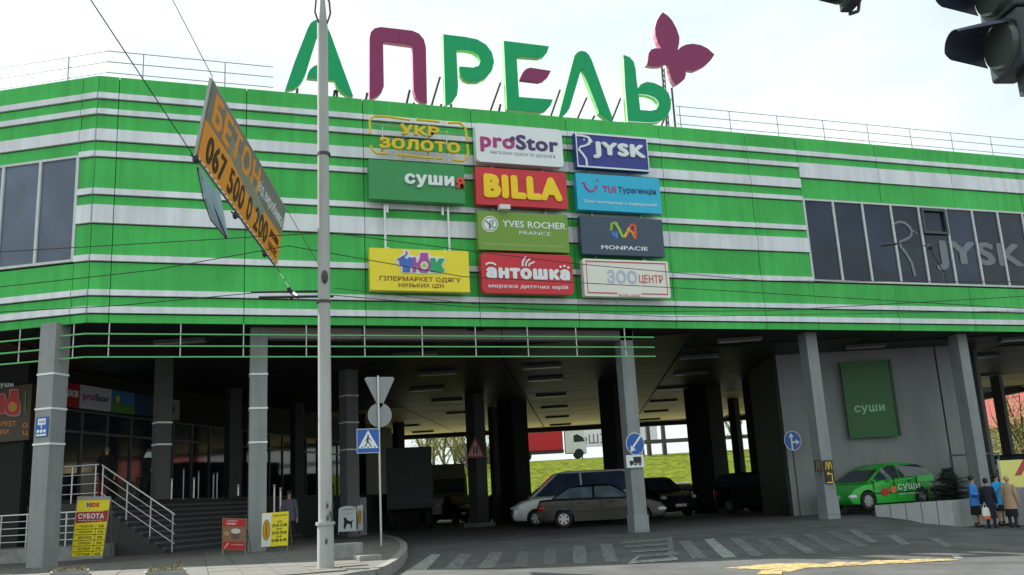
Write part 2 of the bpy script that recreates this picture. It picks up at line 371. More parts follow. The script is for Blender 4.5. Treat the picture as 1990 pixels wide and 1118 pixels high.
# ================================================================== THE SHOPPING CENTRE
mall = thing('shopping_centre', (0, 30, 0), 'large green and white striped shopping centre raised on grey columns', 'building')
mainf = lambda u, v, w: Vector((u, Yf-w, v))
lu = Vector((-.865, .502, 0)).normalized(); ln_ = Vector((-.502, -.865, 0)).normalized()
leftf = lambda u, v, w: Vector((-2.5, Yf, v))+lu*u+ln_*w
ZT = 11.99; ZB = 5.67
WB = [(11.53, 11.38), (11.10, 10.96), (10.56, 10.26), (9.98, 9.84), (9.01, 8.86), (8.59, 8.13), (7.33, 7.18), (6.47, 6.33), (6.06, 5.90)]
def bands(wb, zt, zb):
    out = []; z = zt
    for a, b in wb: out.append(('green_panel', z, a)); out.append(('white_panel', a, b)); z = b
    out.append(('green_panel', z, zb)); return out
def panel(fm, kind, u0, u1, zt, zb, e=.0):
    g = .009; m_ = MB(); out = .055 if kind == 'white_panel' else 0
    z1 = zt-(.034 if kind == 'green_panel' and zt < ZT-.01 else 0)      # shadow gap under each white strip
    sx = random.uniform(-.006, .006)
    m_.hexa([fm(u0+g, zb, -.04), fm(u1-g, zb, -.04), fm(u1-g, zb, out+sx), fm(u0+g, zb, out+sx), fm(u0+g, z1, -.04), fm(u1-g, z1, -.04), fm(u1-g, z1, out+sx), fm(u0+g, z1, out+sx)])
    return m_.build(kind, GREEN if kind == 'green_panel' else WHITEP, mall)
bays = [-2.5, -2.02, 1.07, 4.12, 7.21, 10.12, 13.18, 16.24, 18.1]
for a, b in zip(bays, bays[1:]):
    for kd, z1, z0 in bands(WB, ZT, ZB): panel(mainf, kd, a, b, z1, z0)
RB = [18.1, 21.2, 24.25, 27.3, 30.4, 36]
for a, b in zip(RB, RB[1:]):
    for kd, z1, z0 in bands([(11.53, 11.38), (11.12, 10.62)], ZT, 9.93)+[('green_panel', 7.18, 6.47), ('white_panel', 6.47, 6.33), ('green_panel', 6.33, 6.06), ('white_panel', 6.06, 5.90), ('green_panel', 5.90, ZB)]: panel(mainf, kd, a, b, z1, z0)
for a, b in ((0, .43),):
    for kd, z1, z0 in bands(WB, ZT, ZB): panel(leftf, kd, a, b, z1, z0)
for a, b in ((.43, 3.6), (3.6, 6.7), (6.7, 9.8), (9.8, 26)):
    for kd, z1, z0 in bands([(11.53, 11.38), (11.10, 10.96), (10.56, 10.26)], ZT, 9.93)+[('green_panel', 7.18, 6.47), ('white_panel', 6.47, 6.33), ('green_panel', 6.33, 6.06), ('white_panel', 6.06, 5.90), ('green_panel', 5.90, ZB)]: panel(leftf, kd, a, b, z1, z0)
# backing wall, roof slab, side walls
FP = [Vector((-2.44, Yf+.06, 0)), Vector((36, Yf+.06, 0)), AT(2600, 800, 50), AT(1990, 760, 51), AT(1880, 800, 57), AT(1344, 825, 62.5), AT(1027, 839, 62.8), AT(300, 880, 63), Vector((-24.8, 60, 0)), Vector((-24.8, 36.55, 0))]
FP = [Vector((p.x, p.y, 0)) for p in FP]
m_ = MB(); n = len(FP)
inn = [FP[i]+(FP[(i+1) % n]-FP[i]).normalized()*0 for i in range(n)]
for i in range(n):
    a, b = FP[i], FP[(i+1) % n]; d = (b-a).normalized(); nn_ = Vector((-d.y, d.x, 0))*.2
    m_.hexa([a+Vector((0, 0, ZB+.02)), b+Vector((0, 0, ZB+.02)), b+nn_+Vector((0, 0, ZB+.02)), a+nn_+Vector((0, 0, ZB+.02)), a+Vector((0, 0, ZT-.03)), b+Vector((0, 0, ZT-.03)), b+nn_+Vector((0, 0, ZT-.03)), a+nn_+Vector((0, 0, ZT-.03))])
m_.build('backing_wall', BACK, mall)
ROOF = C_('roof_felt', (.12, .12, .12), rough=.9)
MB().prism([Vector((p.x, p.y, ZT-.25)) for p in FP], (0, 0, .2)).build('roof', ROOF, mall)
CEIL = C_('daylit_ceiling_board', (.74, .63, .19), rough=.6, var=.16, scale=.6, rnd=.12); CEILD = C_('shaded_ceiling_board', (.022, .025, .022), rough=.5, var=.25, scale=.6, rnd=.4)  # rear boards carry painted daylight, front boards painted shade
MB().prism([Vector((p.x, p.y, ZB+.03)) for p in FP], (0, 0, .25)).build('soffit_slab', DARK, mall)
# ceiling boards, long boards laid across the bays
def clip_in(x, y):
    c = False
    for i in range(n):
        a = FP[i]; b = FP[(i+1) % n]
        if (a.y > y) != (b.y > y) and x < (b.x-a.x)*(y-a.y)/(b.y-a.y)+a.x: c = not c
    return c
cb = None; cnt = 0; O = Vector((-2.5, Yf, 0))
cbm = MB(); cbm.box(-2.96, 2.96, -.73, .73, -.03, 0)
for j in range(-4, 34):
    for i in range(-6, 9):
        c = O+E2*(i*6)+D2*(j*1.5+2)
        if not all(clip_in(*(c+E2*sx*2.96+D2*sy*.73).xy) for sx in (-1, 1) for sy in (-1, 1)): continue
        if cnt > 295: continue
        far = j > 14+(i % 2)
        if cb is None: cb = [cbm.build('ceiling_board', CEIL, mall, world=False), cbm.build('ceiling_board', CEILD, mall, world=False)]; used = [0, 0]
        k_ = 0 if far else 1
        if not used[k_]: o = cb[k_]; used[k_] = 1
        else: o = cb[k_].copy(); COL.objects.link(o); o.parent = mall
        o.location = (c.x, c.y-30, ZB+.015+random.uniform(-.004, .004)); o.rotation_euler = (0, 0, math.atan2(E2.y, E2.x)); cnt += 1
# edge trim over the rear opening
for a, b in ((FP[5], FP[6]), (FP[6], FP[7]), (FP[4], FP[5]), (FP[3], FP[4])):
    m_ = MB(); d = (b-a).normalized(); q = Vector((-d.y, d.x, 0))*.25
    m_.hexa([a-q+Vector((0, 0, ZB-.28)), b-q+Vector((0, 0, ZB-.28)), b+q+Vector((0, 0, ZB-.28)), a+q+Vector((0, 0, ZB-.28)), a-q+Vector((0, 0, ZB)), b-q+Vector((0, 0, ZB)), b+q+Vector((0, 0, ZB)), a+q+Vector((0, 0, ZB))])
    m_.build('rear_fascia', DARK, mall)
# front beam between the second and third front columns
BEAM = C_('beige_beam', (.24, .22, .20), rough=.7)
for a, b in ((1.3, 4.1), (4.13, 8.0), (8.03, 12.05)): MB().box(a, b, 24.0, 24.35, 5.42, 5.71).build('beam', BEAM, mall)
# columns -----------------------------------------------------------
BANDM = C_('column_band', (.75, .75, .75), rough=.4)
TILE = C_('column_tile', (.24, .25, .27), rough=.5, var=.1, scale=3)
def column(c, w, a, z0, z1=5.72, mt=GREYC, bandz=(), tiles=0, d=None, label=None):
    d = d or w; o = MB().rbox((c[0], c[1], z0), w, d, z1-z0, a).build('column', mt, mall)
    if label: o['label'] = label
    for z in bandz: MB().rbox((c[0], c[1], z), w+.03, d+.03, .045, a).build('band', BANDM, o)
    if tiles:
        for i in range(tiles): MB().rbox((c[0], c[1], z0+i*.44), w+.05, d+.05, .43, a).build('cladding_tile', TILE, o)
    return o
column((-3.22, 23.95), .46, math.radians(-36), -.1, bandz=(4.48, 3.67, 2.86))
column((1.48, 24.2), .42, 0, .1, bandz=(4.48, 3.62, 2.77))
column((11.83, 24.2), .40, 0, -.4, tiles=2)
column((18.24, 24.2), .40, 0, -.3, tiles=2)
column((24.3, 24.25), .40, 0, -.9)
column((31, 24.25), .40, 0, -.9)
def dcol(px, py, d, w, a=math.radians(23), z0=0, mt=GREYC, bandz=(), dd=None):
    p = AT(px, py, d); return column((p.x, p.y), w, a, z0, mt=mt, bandz=bandz, d=dd)
GREYD = C_('column_shaded', (.07, .072, .07), rough=.7, var=.1, scale=2)  # inner columns darker than the front ones: shade painted into the grey
dcol(679, 900, 30.8, .46, bandz=(4.75, 3.85, 2.95), mt=C_('column_half_shaded', (.15, .155, .16), rough=.65, streak=.2))  # second-row column, part of the shade put into its grey
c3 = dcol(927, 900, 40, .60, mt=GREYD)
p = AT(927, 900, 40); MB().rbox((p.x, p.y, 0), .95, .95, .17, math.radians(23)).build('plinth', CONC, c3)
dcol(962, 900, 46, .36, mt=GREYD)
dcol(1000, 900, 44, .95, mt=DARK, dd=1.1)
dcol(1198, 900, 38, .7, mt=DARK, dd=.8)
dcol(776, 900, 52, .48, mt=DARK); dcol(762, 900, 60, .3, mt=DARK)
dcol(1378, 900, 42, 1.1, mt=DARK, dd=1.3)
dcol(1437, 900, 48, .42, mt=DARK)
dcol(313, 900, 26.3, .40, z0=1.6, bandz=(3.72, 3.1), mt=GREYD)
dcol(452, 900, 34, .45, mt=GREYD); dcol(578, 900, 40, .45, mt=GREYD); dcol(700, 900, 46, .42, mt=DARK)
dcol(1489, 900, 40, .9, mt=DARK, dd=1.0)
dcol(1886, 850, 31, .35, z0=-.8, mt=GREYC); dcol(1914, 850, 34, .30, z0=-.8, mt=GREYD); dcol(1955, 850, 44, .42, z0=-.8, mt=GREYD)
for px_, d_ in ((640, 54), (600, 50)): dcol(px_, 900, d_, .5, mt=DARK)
# long closed block on the right (grey wall with the green poster)
WALLG = C_('grey_wall', (.25, .26, .27), rough=.6, var=.08, scale=.8, streak=.12)
w0 = AT(1507, 693, 33.3); w1 = AT(1814, 676, 33.3); w2 = AT(1868, 676, 33.3)
w0.z = w1.z = w2.z = 0
def wallbox(a, b, depth, z0, z1, name, m):
    mb = MB(); q = D2*depth; zz0 = Vector((0, 0, z0)); zz1 = Vector((0, 0, z1))
    return mb.hexa([a+zz0, b+zz0, b+q+zz0, a+q+zz0, a+zz1, b+zz1, b+q+zz1, a+q+zz1]).build(name, m, mall)
nW = 1
for i in range(nW):
    a = w0.lerp(w1, i/nW+(.002 if i else 0)); b = w0.lerp(w1, (i+1)/nW-.002); wallbox(a, b, 3.0, -.3, ZB, 'wall_panel', WALLG)
wallbox(w1+(w2-w1)*.05, w2, 1.0, -.3, ZB, 'wall_panel', WALLG)
wallbox(w0-E2*.12+D2*.02, w0-E2*.01+D2*.02, 5, -.1, ZB, 'side_shade_slab', DARK)  # dark slab added over the block's side as painted shade
# left block closes the ground floor behind the entrance
sh0 = AT(106, 741, 27.5); sh1 = AT(298, 773, 32.3); sh0.z = sh1.z = 0; sd = (sh1-sh0).normalized(); sn = Vector((sd.y, -sd.x, 0))
shopf = lambda u, v, w: sh0+sd*u+Vector((0, 0, v))+sn*w
wl = MB()
for (a, b) in ((-.85, 30),):
    wl.hexa([shopf(a, 0, -.3), shopf(b, 0, -.3), shopf(b, 0, -.1), shopf(a, 0, -.1), shopf(a, ZB, -.3), shopf(b, ZB, -.3), shopf(b, ZB, -.1), shopf(a, ZB, -.1)])
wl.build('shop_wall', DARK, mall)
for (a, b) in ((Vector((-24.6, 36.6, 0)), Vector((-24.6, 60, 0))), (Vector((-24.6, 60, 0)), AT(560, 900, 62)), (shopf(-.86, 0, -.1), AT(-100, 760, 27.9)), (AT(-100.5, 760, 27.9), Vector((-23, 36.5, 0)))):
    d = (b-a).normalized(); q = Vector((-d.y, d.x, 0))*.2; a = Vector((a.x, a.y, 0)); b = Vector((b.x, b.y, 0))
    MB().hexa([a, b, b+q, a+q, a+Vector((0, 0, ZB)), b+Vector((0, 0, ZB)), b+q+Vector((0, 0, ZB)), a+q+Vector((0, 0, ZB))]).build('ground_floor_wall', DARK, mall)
# door glazing of the shop front
MULL = C_('grey_mullion', (.12, .125, .13), rough=.4)
u = 0.1; k = 0
while u < 22:
    u1 = u+1.25; f = MB()
    for a, b, c, d_ in ((u, u+.06, 1.6, 4.45), (u+.06, u1, 3.75, 3.82), (u+.06, u1, 1.6, 1.75), (u+.06, u1, 4.40, 4.45)):
        f.hexa([shopf(a, c, -.1), shopf(b, c, -.1), shopf(b, c, .0), shopf(a, c, .0), shopf(a, d_, -.1), shopf(b, d_, -.1), shopf(b, d_, .0), shopf(a, d_, .0)])
    fr = f.build('shop_window', MULL, mall)
    for (c, d_) in ((1.75, 3.75), (3.82, 4.40)): mslab(shopf, u+.06, u1, c, d_, -.08, -.05).build('pane', GLASSD, fr)
    u = u1; k += 1
# upper windows -----------------------------------------------------
FRAME = C_('window_frame', (.55, .57, .58), rough=.4)
GLASSB = C_('blue_tinted_glass', (.022, .032, .06), rough=.08, var=.4, scale=.5, spec=.3, rnd=.35)
GLASSL = C_('grey_tinted_glass', (.11, .14, .20), rough=.08, var=.3, scale=.5, spec=.35, rnd=.15)
def window(fm, us, z0, z1, gm, vent=None):
    f = MB(); t = .035
    for a in us: f.v, f.f = f.v, f.f; f.hexa([fm(a-t, z0, -.06), fm(a+t, z0, -.06), fm(a+t, z0, .03), fm(a-t, z0, .03), fm(a-t, z1, -.06), fm(a+t, z1, -.06), fm(a+t, z1, .03), fm(a-t, z1, .03)])
    for a, b in zip(us, us[1:]):
        for c, d in ((z0, z0+.06), (z1-.06, z1)): f.hexa([fm(a+t, c, -.06), fm(b-t, c, -.06), fm(b-t, c, .028), fm(a+t, c, .028), fm(a+t, d, -.06), fm(b-t, d, -.06), fm(b-t, d, .028), fm(a+t, d, .028)])
    w_ = f.build('window', FRAME, mall)
    for i, (a, b) in enumerate(zip(us, us[1:])):
        p = MB(); j = random.uniform(-.004, .004); p.hexa([fm(a+t, z0+.06, -.05), fm(b-t, z0+.06, -.05), fm(b-t, z0+.06, -.02+j), fm(a+t, z0+.06, -.02), fm(a+t, z1-.06, -.05), fm(b-t, z1-.06, -.05), fm(b-t, z1-.06, -.02), fm(a+t, z1-.06, -.02+j)])
        p.build('pane', gm, w_)
    return w_
wr = window(mainf, [18.13, 19.24, 20.38, 21.52, 22.66, 23.79, 24.93, 26.05, 27.17, 28.3, 29.4, 30.5, 31.6, 32.7], 7.20, 9.92, GLASSB)
wl_ = window(leftf, [.46, 1.5, 2.55, 3.6, 4.65, 5.7, 6.75, 7.8, 8.85, 9.9], 7.20, 9.92, GLASSL)
v_ = MB()      # tilted vent sash
for a, b, c, d in ((22.72, 22.80, 8.95, 9.82), (23.66, 23.74, 8.95, 9.82), (22.80, 23.66, 8.95, 9.03), (22.80, 23.66, 9.74, 9.82)): v_.box(a, b, Yf-.09, Yf-.02, c, d)
v_.build('vent_sash', C_('vent_frame', (.06, .07, .08)), wr)
FILM = C_('grey_window_film', (.17, .185, .215), rough=.6)
text('JYSK', ymap((1812, 466), (1994, 532), Yf-.0), FILM, wr, bold=.045, thick=.004, lift=.0, name='window_lettering')
def stroke(fm, pts, wd, m, parent, name='emblem', w0=.004, w1=.012, asp=1.0, closed=False):
    mb = MB(); P = [Vector((p[0], p[1])) for p in pts]; n_ = len(P)
    seg = list(zip(P, P[1:]))+([(P[-1], P[0])] if closed else [])
    L = []; R = []
    for i, p in enumerate(P):
        a = P[i-1] if (i or closed) else P[i]; b = P[(i+1) % n_] if (i < n_-1 or closed) else P[i]
        t = Vector(((b-a).x, (b-a).y*asp)); t = t.normalized() if t.length else Vector((1, 0)); q = Vector((-t.y, t.x/asp if asp else t.x)); q = Vector((-t.y, t.x/asp))
        L.append(p+q*wd/2); R.append(p-q*wd/2)
    rng = range(n_) if closed else range(n_-1)
    for i in rng:
        j = (i+1) % n_
        mb.hexa([fm(*L[i], w0), fm(*L[j], w0), fm(*R[j], w0), fm(*R[i], w0), fm(*L[i], w1), fm(*L[j], w1), fm(*R[j], w1), fm(*R[i], w1)])
    return mb.build(name, m, parent)
def pxmap(y, o=(0, 0), s=1.0):      # sightings in an enlarged view -> facade plane
    def f(u, v, w): p = WY(o[0]+u/s, o[1]+v/s, y); return Vector((p.x, y-w, p.z))
    return f
gm_ = pxmap(Yf, (1500, 280), 3.106)
GOOSE = [(738, 482), (765, 470), (800, 475), (830, 500), (845, 530), (835, 560), (800, 580), (770, 590), (778, 620), (810, 660), (845, 720), (865, 800)]
stroke(gm_, GOOSE, 15, FILM, wr, 'window_emblem', 0, .004); stroke(gm_, [(822, 500), (882, 548), (830, 550)], 8, FILM, wr, 'window_emblem', .001, .005)
# thin green rail lines hung below the facade
RAILG = C_('green_rail', (.10, .45, .14), rough=.4); RAILW = C_('rail_hanger', (.55, .55, .5), rough=.4)
for z in (5.40, 5.11, 4.845):
    MB().box(-2.5, 12.4, Yf-.02, Yf+.02, z-.016, z+.016).build('hanging_rail', RAILG, mall)
    m_ = MB(); m_.hexa([leftf(0, z-.016, -.02), leftf(12, z-.016, -.02), leftf(12, z-.016, .02), leftf(0, z-.016, .02), leftf(0, z+.016, -.02), leftf(12, z+.016, -.02), leftf(12, z+.016, .02), leftf(0, z+.016, .02)]); m_.build('hanging_rail', RAILG, mall)
for x in (-2.0, -.4, 1.07, 2.6, 4.08, 5.6, 7.07, 8.56, 10.0, 11.5): MB().box(x-.012, x+.012, Yf+.021, Yf+.045, 4.84, ZB+.02).build('rail_hanger', RAILW, mall)
for u in (.35, 1.8, 3.3, 4.8, 6.3): m_ = MB(); p = leftf(u, 4.84, -.035); m_.rbox((p.x, p.y, 4.84), .024, .024, ZB+.02-4.84, 0); m_.build('rail_hanger', RAILW, mall)
# roof railing
RAILR = C_('roof_rail_grey', (.30, .31, .31), rough=.5)
def roofrail(pts, posts):
    r = thing('roof_railing', pts[0], None, 'railing')
    for z in (.62, .93, 1.24):
        m_ = MB(); m_.path([Vector((p.x, p.y, ZT+z+.05)) for p in pts], .014, 5); m_.build('rail', RAILR, r)
    for p in posts: m_ = MB(); m_.tube((p.x, p.y, ZT-.1), (p.x, p.y, ZT+1.3), .016, 5); m_.build('post', RAILR, r)
    return r
lc = Vector((-2.46, 24.6, ZT)); lend = Vector((1.83, 24.6, ZT))
r1 = roofrail([lc+lu*22, lc, lend], [lc+lu*t for t in (1.15, 4, 7, 10)]+[lc+Vector((t, 0, 0)) for t in (.9, 3.0)]); r1['label'] = 'thin roof railing above the left corner of the green facade'
r2 = roofrail([Vector((14.56, 24.6, ZT)), Vector((36, 24.6, ZT))], [Vector((14.7+i*1.86, 24.6, ZT)) for i in range(11)]); r2['label'] = 'thin roof railing running right from the butterfly sign'

# ceiling lamps
LAMP = C_('lamp_housing', (.06, .06, .06), rough=.5); LAMPD = C_('lamp_diffuser', (.26, .26, .25), rough=.3)
lm = thing('ceiling_lamp', (0, 0, 0), 'slim oblong lamp fixed under the parking ceiling', 'lamp', 'lamps under the parking ceiling')
MB().box(-.7, .7, -.14, .14, -.10, 0).build('housing', LAMP, lm); MB().box(-.66, .66, -.11, .11, -.125, -.10).build('diffuser', LAMPD, lm)
LP = [(808, 688), (851, 725), (830, 756), (869, 778), (894, 802), (792, 827), (822, 839), (1053, 712), (1060, 736), (1071, 768), (1077, 791), (1083, 810), (1089, 825), (1358, 693), (1343, 725), (1307, 754), (1289, 779), (1275, 799), (1262, 815), (1437, 660), (1681, 673), (1904, 692), (1983, 658), (352, 663), (1900, 730)]
for i, (x, y) in enumerate(LP):
    p = GZ(x, y, ZB-.06) if y < HOR(x) else None
    row = [(0, 'left', 0, 7), (1, 'middle', 7, 13), (2, 'right', 13, 19)]; W5 = ['nearest', 'second', 'third', 'fourth', 'fifth', 'sixth', 'farthest']
    lab = None
    for _, nm, a, b in row:
        if a <= i < b: lab = '%s lamp of the %s row under the parking ceiling' % (W5[i-a], nm)
    lab = lab or {19: 'ceiling lamp above the dark columns left of the grey wall', 20: 'ceiling lamp above the green poster', 21: 'ceiling lamp right of the fifth column, farther one', 22: 'ceiling lamp at the right edge of the view', 23: 'ceiling lamp left of the second column over the entrance', 24: 'ceiling lamp far back between the right columns'}[i]
    if i == 0: o = lm; o['label'] = lab; o.location = (p.x, p.y, ZB-.01); o.rotation_euler = (0, 0, math.atan2(E2.y, E2.x))
    else: o = clone(lm, (p.x, p.y, ZB-.01), math.atan2(E2.y, E2.x), lab)
# ================================================================== ROOF LETTERS
LG = C_('letter_green', (.012, .36, .135), rough=.5, spec=.2, var=.05); LM = C_('letter_magenta', (.27, .045, .13), rough=.5, spec=.2, var=.05)
RETG = C_('letter_side_green_sunlit', (.30, .75, .22), rough=.4); RETM = C_('letter_side_pink_sunlit', (.65, .25, .35), rough=.4)  # sides brighter than the faces: sunlight painted into the colour
YL = 24.0
def zp(o, s=3.55): return lambda p: WY(o[0]+p[0]/s, o[1]+p[1]/s, YL)
zA = zp((540, 0)); zB = zp((1090, 0))
def rletter(name, polys, z, face, side, label, feet=(), hole=None, group='letters of the roof sign'):
    P0 = [z(p) for p in polys[0]]; cx = sum(p.x for p in P0)/len(P0)
    t = thing(name, (cx, YL, ZT-.05), label, 'sign letter', group)
    for poly in polys:
        P = [z(p) for p in poly]
        if hole is not None and poly is polys[0]:
            H = [z(p) for p in hole]; bm = bmesh.new(); vo = [bm.verts.new(p) for p in P]; vh = [bm.verts.new(p) for p in H]
            ed = [bm.edges.new((vo[i], vo[(i+1) % len(vo)])) for i in range(len(vo))]+[bm.edges.new((vh[i], vh[(i+1) % len(vh)])) for i in range(len(vh))]
            bmesh.ops.triangle_fill(bm, edges=ed, use_beauty=True); bm.verts.ensure_lookup_table(); bm.verts.index_update()
            mf = MB(); mf.add([v.co.copy()-Vector((0, .03, 0)) for v in bm.verts], [tuple(v.index for v in f.verts) for f in bm.faces]); bm.free()
            mf.build('face', face, t)
        else: MB().prism([p-Vector((0, .03, 0)) for p in P], (0, .03, 0)).build('face', face, t)
        sd_ = MB(); n_ = len(P)
        for loop in [P]+([H] if hole is not None and poly is polys[0] else []):
            k_ = len(loop); sd_.add([p for p in loop]+[p+Vector((0, .17, 0)) for p in loop], [(i, (i+1) % k_, k_+(i+1) % k_, k_+i) for i in range(k_)])
        if hole is None or poly is not polys[0]: sd_.add([p+Vector((0, .17, 0)) for p in P], [tuple(range(n_))])
        sd_.build('side_return', side, t)
    for (x0, y0, x1, y1) in feet:
        a = z((x0, y0)); b = z((x1, y1)); b.z = max(ZT-.1, b.z-.3); a.y += .2
        m_ = MB(); m_.tube(a, (b.x, YL+.75, ZT-.15), .035, 6).build('support_strut', DKST, t)
    return t
DKST = C_('dark_steel', (.07, .06, .06), rough=.6, metal=.3)
rletter('roof_letter', [[(50, 622), (115, 430), (205, 200), (225, 162), (250, 145), (275, 140), (308, 150), (335, 180), (362, 235), (430, 425), (518, 665), (490, 668), (440, 637), (402, 592), (390, 553), (300, 548), (200, 538), (207, 508), (222, 482), (250, 458), (285, 448), (348, 450), (287, 252), (272, 252), (190, 515), (165, 565), (140, 595), (105, 615)]], zA, LG, RETG, 'big green roof letter А, behind the tall grey pole', [(140, 590, 130, 640), (400, 600, 385, 665), (415, 600, 430, 660)])
rletter('roof_letter', [[(632, 680), (632, 262), (640, 225), (665, 200), (708, 190), (925, 215), (972, 235), (1006, 275), (1020, 330), (1028, 715), (985, 705), (950, 672), (935, 620), (928, 315), (725, 288), (730, 600), (715, 640), (690, 665), (650, 682)]], zA, LM, RETM, 'big crimson roof letter П, second of the sign', [(655, 670, 650, 695), (625, 620, 605, 690), (920, 600, 885, 715), (950, 690, 935, 720)])
rletter('roof_letter', [[(1140, 240), (1290, 258), (1375, 276), (1435, 312), (1475, 365), (1490, 430), (1475, 490), (1435, 540), (1380, 566), (1320, 566), (1280, 550), (1258, 515), (1253, 462), (1345, 470), (1383, 457), (1398, 420), (1383, 383), (1345, 358), (1290, 347), (1230, 345), (1242, 600), (1235, 660), (1205, 705), (1155, 725)]], zA, LG, RETG, 'big green roof letter Р with an open curling bowl', [(1130, 510, 1050, 730), (1140, 700, 1120, 740), (1210, 700, 1185, 745)])
te = rletter('roof_letter', [[(1557, 285), (1868, 323), (1855, 365), (1835, 390), (1800, 402), (1645, 390), (1662, 672), (1895, 690), (1880, 730), (1850, 765), (1815, 778), (1740, 775), (1580, 755)]], zA, LG, RETG, 'big green roof letter Е with a crimson leaf for its middle bar', [(1550, 550, 1455, 760), (1550, 700, 1540, 770), (1600, 760, 1590, 785)])
LP_ = [zA(p) for p in [(1675, 535), (1690, 500), (1712, 478), (1740, 470), (1882, 492), (1860, 535), (1830, 560), (1800, 567), (1740, 560), (1672, 552)]]
MB().prism([p-Vector((0, .03, 0)) for p in LP_], (0, .17, 0)).build('leaf_bar', LM, te)
rletter('roof_letter', [[(-15, 803), (0, 740), (80, 430), (92, 388), (115, 362), (140, 354), (168, 360), (192, 382), (212, 422), (355, 820), (345, 838), (300, 815), (262, 782), (250, 740), (142, 468), (58, 750), (38, 782), (5, 808)]], zB, LG, RETG, 'big green roof letter Л, shaped like a steep peak without a bar', [(195, 655, 105, 820), (250, 780, 200, 830), (10, 600, -70, 800)])
rletter('roof_letter', [[(430, 382), (472, 398), (500, 430), (513, 480), (520, 560), (528, 612), (550, 584), (590, 568), (640, 575), (700, 603), (740, 645), (757, 700), (755, 755), (728, 810), (680, 842), (620, 850), (460, 840), (440, 600)]], zB, LG, RETG, 'big green roof letter Ь, last of the sign, under the butterfly', [(430, 660, 345, 790), (445, 825, 420, 850), (650, 845, 630, 870), (770, 710, 700, 870)], hole=[(533, 655), (592, 658), (640, 675), (668, 702), (672, 730), (655, 758), (620, 768), (545, 762)])
bt = rletter('butterfly_sign', [[(700, 88), (735, 112), (765, 145), (795, 200), (815, 260), (813, 305), (803, 348), (830, 325), (865, 310), (910, 305), (965, 315), (1010, 338), (1057, 380), (1030, 420), (995, 455), (960, 475), (920, 490), (855, 482), (860, 520), (850, 550), (825, 572), (790, 592), (765, 550), (748, 490), (738, 435), (690, 458), (640, 460), (590, 450), (598, 420), (603, 370), (620, 345), (650, 336), (692, 338), (665, 290), (650, 240), (648, 190), (660, 145), (680, 112)]], zB, LM, RETM, 'crimson butterfly on thin lattice posts at the right end of the roof sign', [], group=None)
bt['category'] = 'roof sign'
la = zB((715, 440)); lb = zB((752, 880)); lb.z = ZT-.1; lc_ = zB((785, 590)); ld = zB((812, 885)); ld.z = ZT-.1
m_ = MB()
for a, b in ((la, lb), (lc_, ld)): m_.tube(a+Vector((0, .2, 0)), b+Vector((0, .2, 0)), .035, 6)
m_.build('post', DKST, bt); m_ = MB(); la2 = la+Vector((.14, .3, 0)); lb2 = lb+Vector((.14, .3, 0)); m_.tube(la2, lb2, .02, 5)
for i in range(14):
    t = i/14; m_.tube(la.lerp(lb, t)+Vector((0, .2, 0)), la2.lerp(lb2, t+.07), .012, 4)
a = lb.lerp(la, .48)+Vector((0, .2, 0)); b = ld.lerp(lc_, .8)+Vector((0, .2, 0)); m_.tube(a, b, .015, 4)
m_.build('lattice', DKST, bt)

# ================================================================== SHOP SIGNS ON THE FACADE
YS = 22.95
def c255(r, g, b): f = lambda v: ((v/255+.055)/1.055)**2.4 if v > 10 else v/3294; return (f(r), f(g), f(b))
def board(name, tl, br, m, label, thick=.22, posts=True, edge=None, cr=0):
    fm = ymap(tl, br, YS); a = fm(0, 0, 0); b = fm(1, 1, 0); W_ = b.x-a.x; H_ = b.z-a.z
    t = thing(name, ((a.x+b.x)/2, YS+.2, a.z), label, 'sign')
    pts = [(0, 0), (1, 0), (1, 1), (0, 1)]
    if cr:
        pts = []
        for cx, cy, a0 in ((1-cr/W_, 1-cr/H_, 0), (cr/W_, 1-cr/H_, 90), (cr/W_, cr/H_, 180), (1-cr/W_, cr/H_, 270)):
            for i in range(5): an = math.radians(a0+i*22.5); pts.append((cx+math.cos(an)*cr/W_, cy+math.sin(an)*cr/H_))
    mpoly(fm, pts, -thick, 0).build('panel', m, t)
    if posts:
        for q in (.2, .78):
            low = br[1] > 560
            x = a.x+W_*q; MB().box(x-.03, x+.03, YS+.24, YS+.30, a.z+(.05 if low else -.28), b.z+.1).build('mounting_post', STEEL, t)
            for zz_ in (a.z+.1, b.z-.12): MB().box(x-.02, x+.02, YS+.302, Yf-.058, zz_-.02, zz_+.02).build('bracket', STEEL, t)
    return t, fm
def bm_(name, col, **k): return C_(name, c255(*col), **dict(dict(rough=.4, var=.04, scale=1), **k))
def tx(t, s, tl, br, m, bold=.03, thick=.01, split=False, y=YS, lift=.0, name='lettering'): return text(s, ymap(tl, br, y), m, t, bold, thick, split, name, lift)
def pm(y=YS, o=(900, 210), s=4.738): return pxmap(y, o, s)
WH = bm_('sign_white', (225, 228, 232)); 
# 1 gold letters on a frame
t = thing('gold_letter_sign', (5.6, YS+.2, 10.2), 'open frame sign with two rows of fat yellow letters and no backing board', 'sign')
for zz, tl, br in (('УКР', (776, 243), (853, 268.5)), ('ЗОЛОТО', (736, 268), (893, 301))): tx(t, zz, tl, br, YEL, bold=.055, thick=.09, split=True)
fq = pm(YS, (690, 210), 6.419); m_ = MB()
FR = [(185, 330), (180, 170), (200, 135), (235, 110), (400, 115), (680, 155)], [(760, 150), (1050, 180)], [(1150, 190), (1300, 190), (1370, 250), (1400, 430)], [(1395, 460), (1410, 600)], [(190, 470), (215, 530), (270, 575), (420, 575)], [(500, 590), (640, 598), (880, 625), (970, 630)], [(1000, 632), (1080, 638)], [(1210, 655), (1340, 670), (1385, 635), (1410, 560)]
for seg in FR: m_.path([fq(*p, .03) for p in seg], .032, 6)
m_.build('frame', YEL, t); m_ = MB(); 
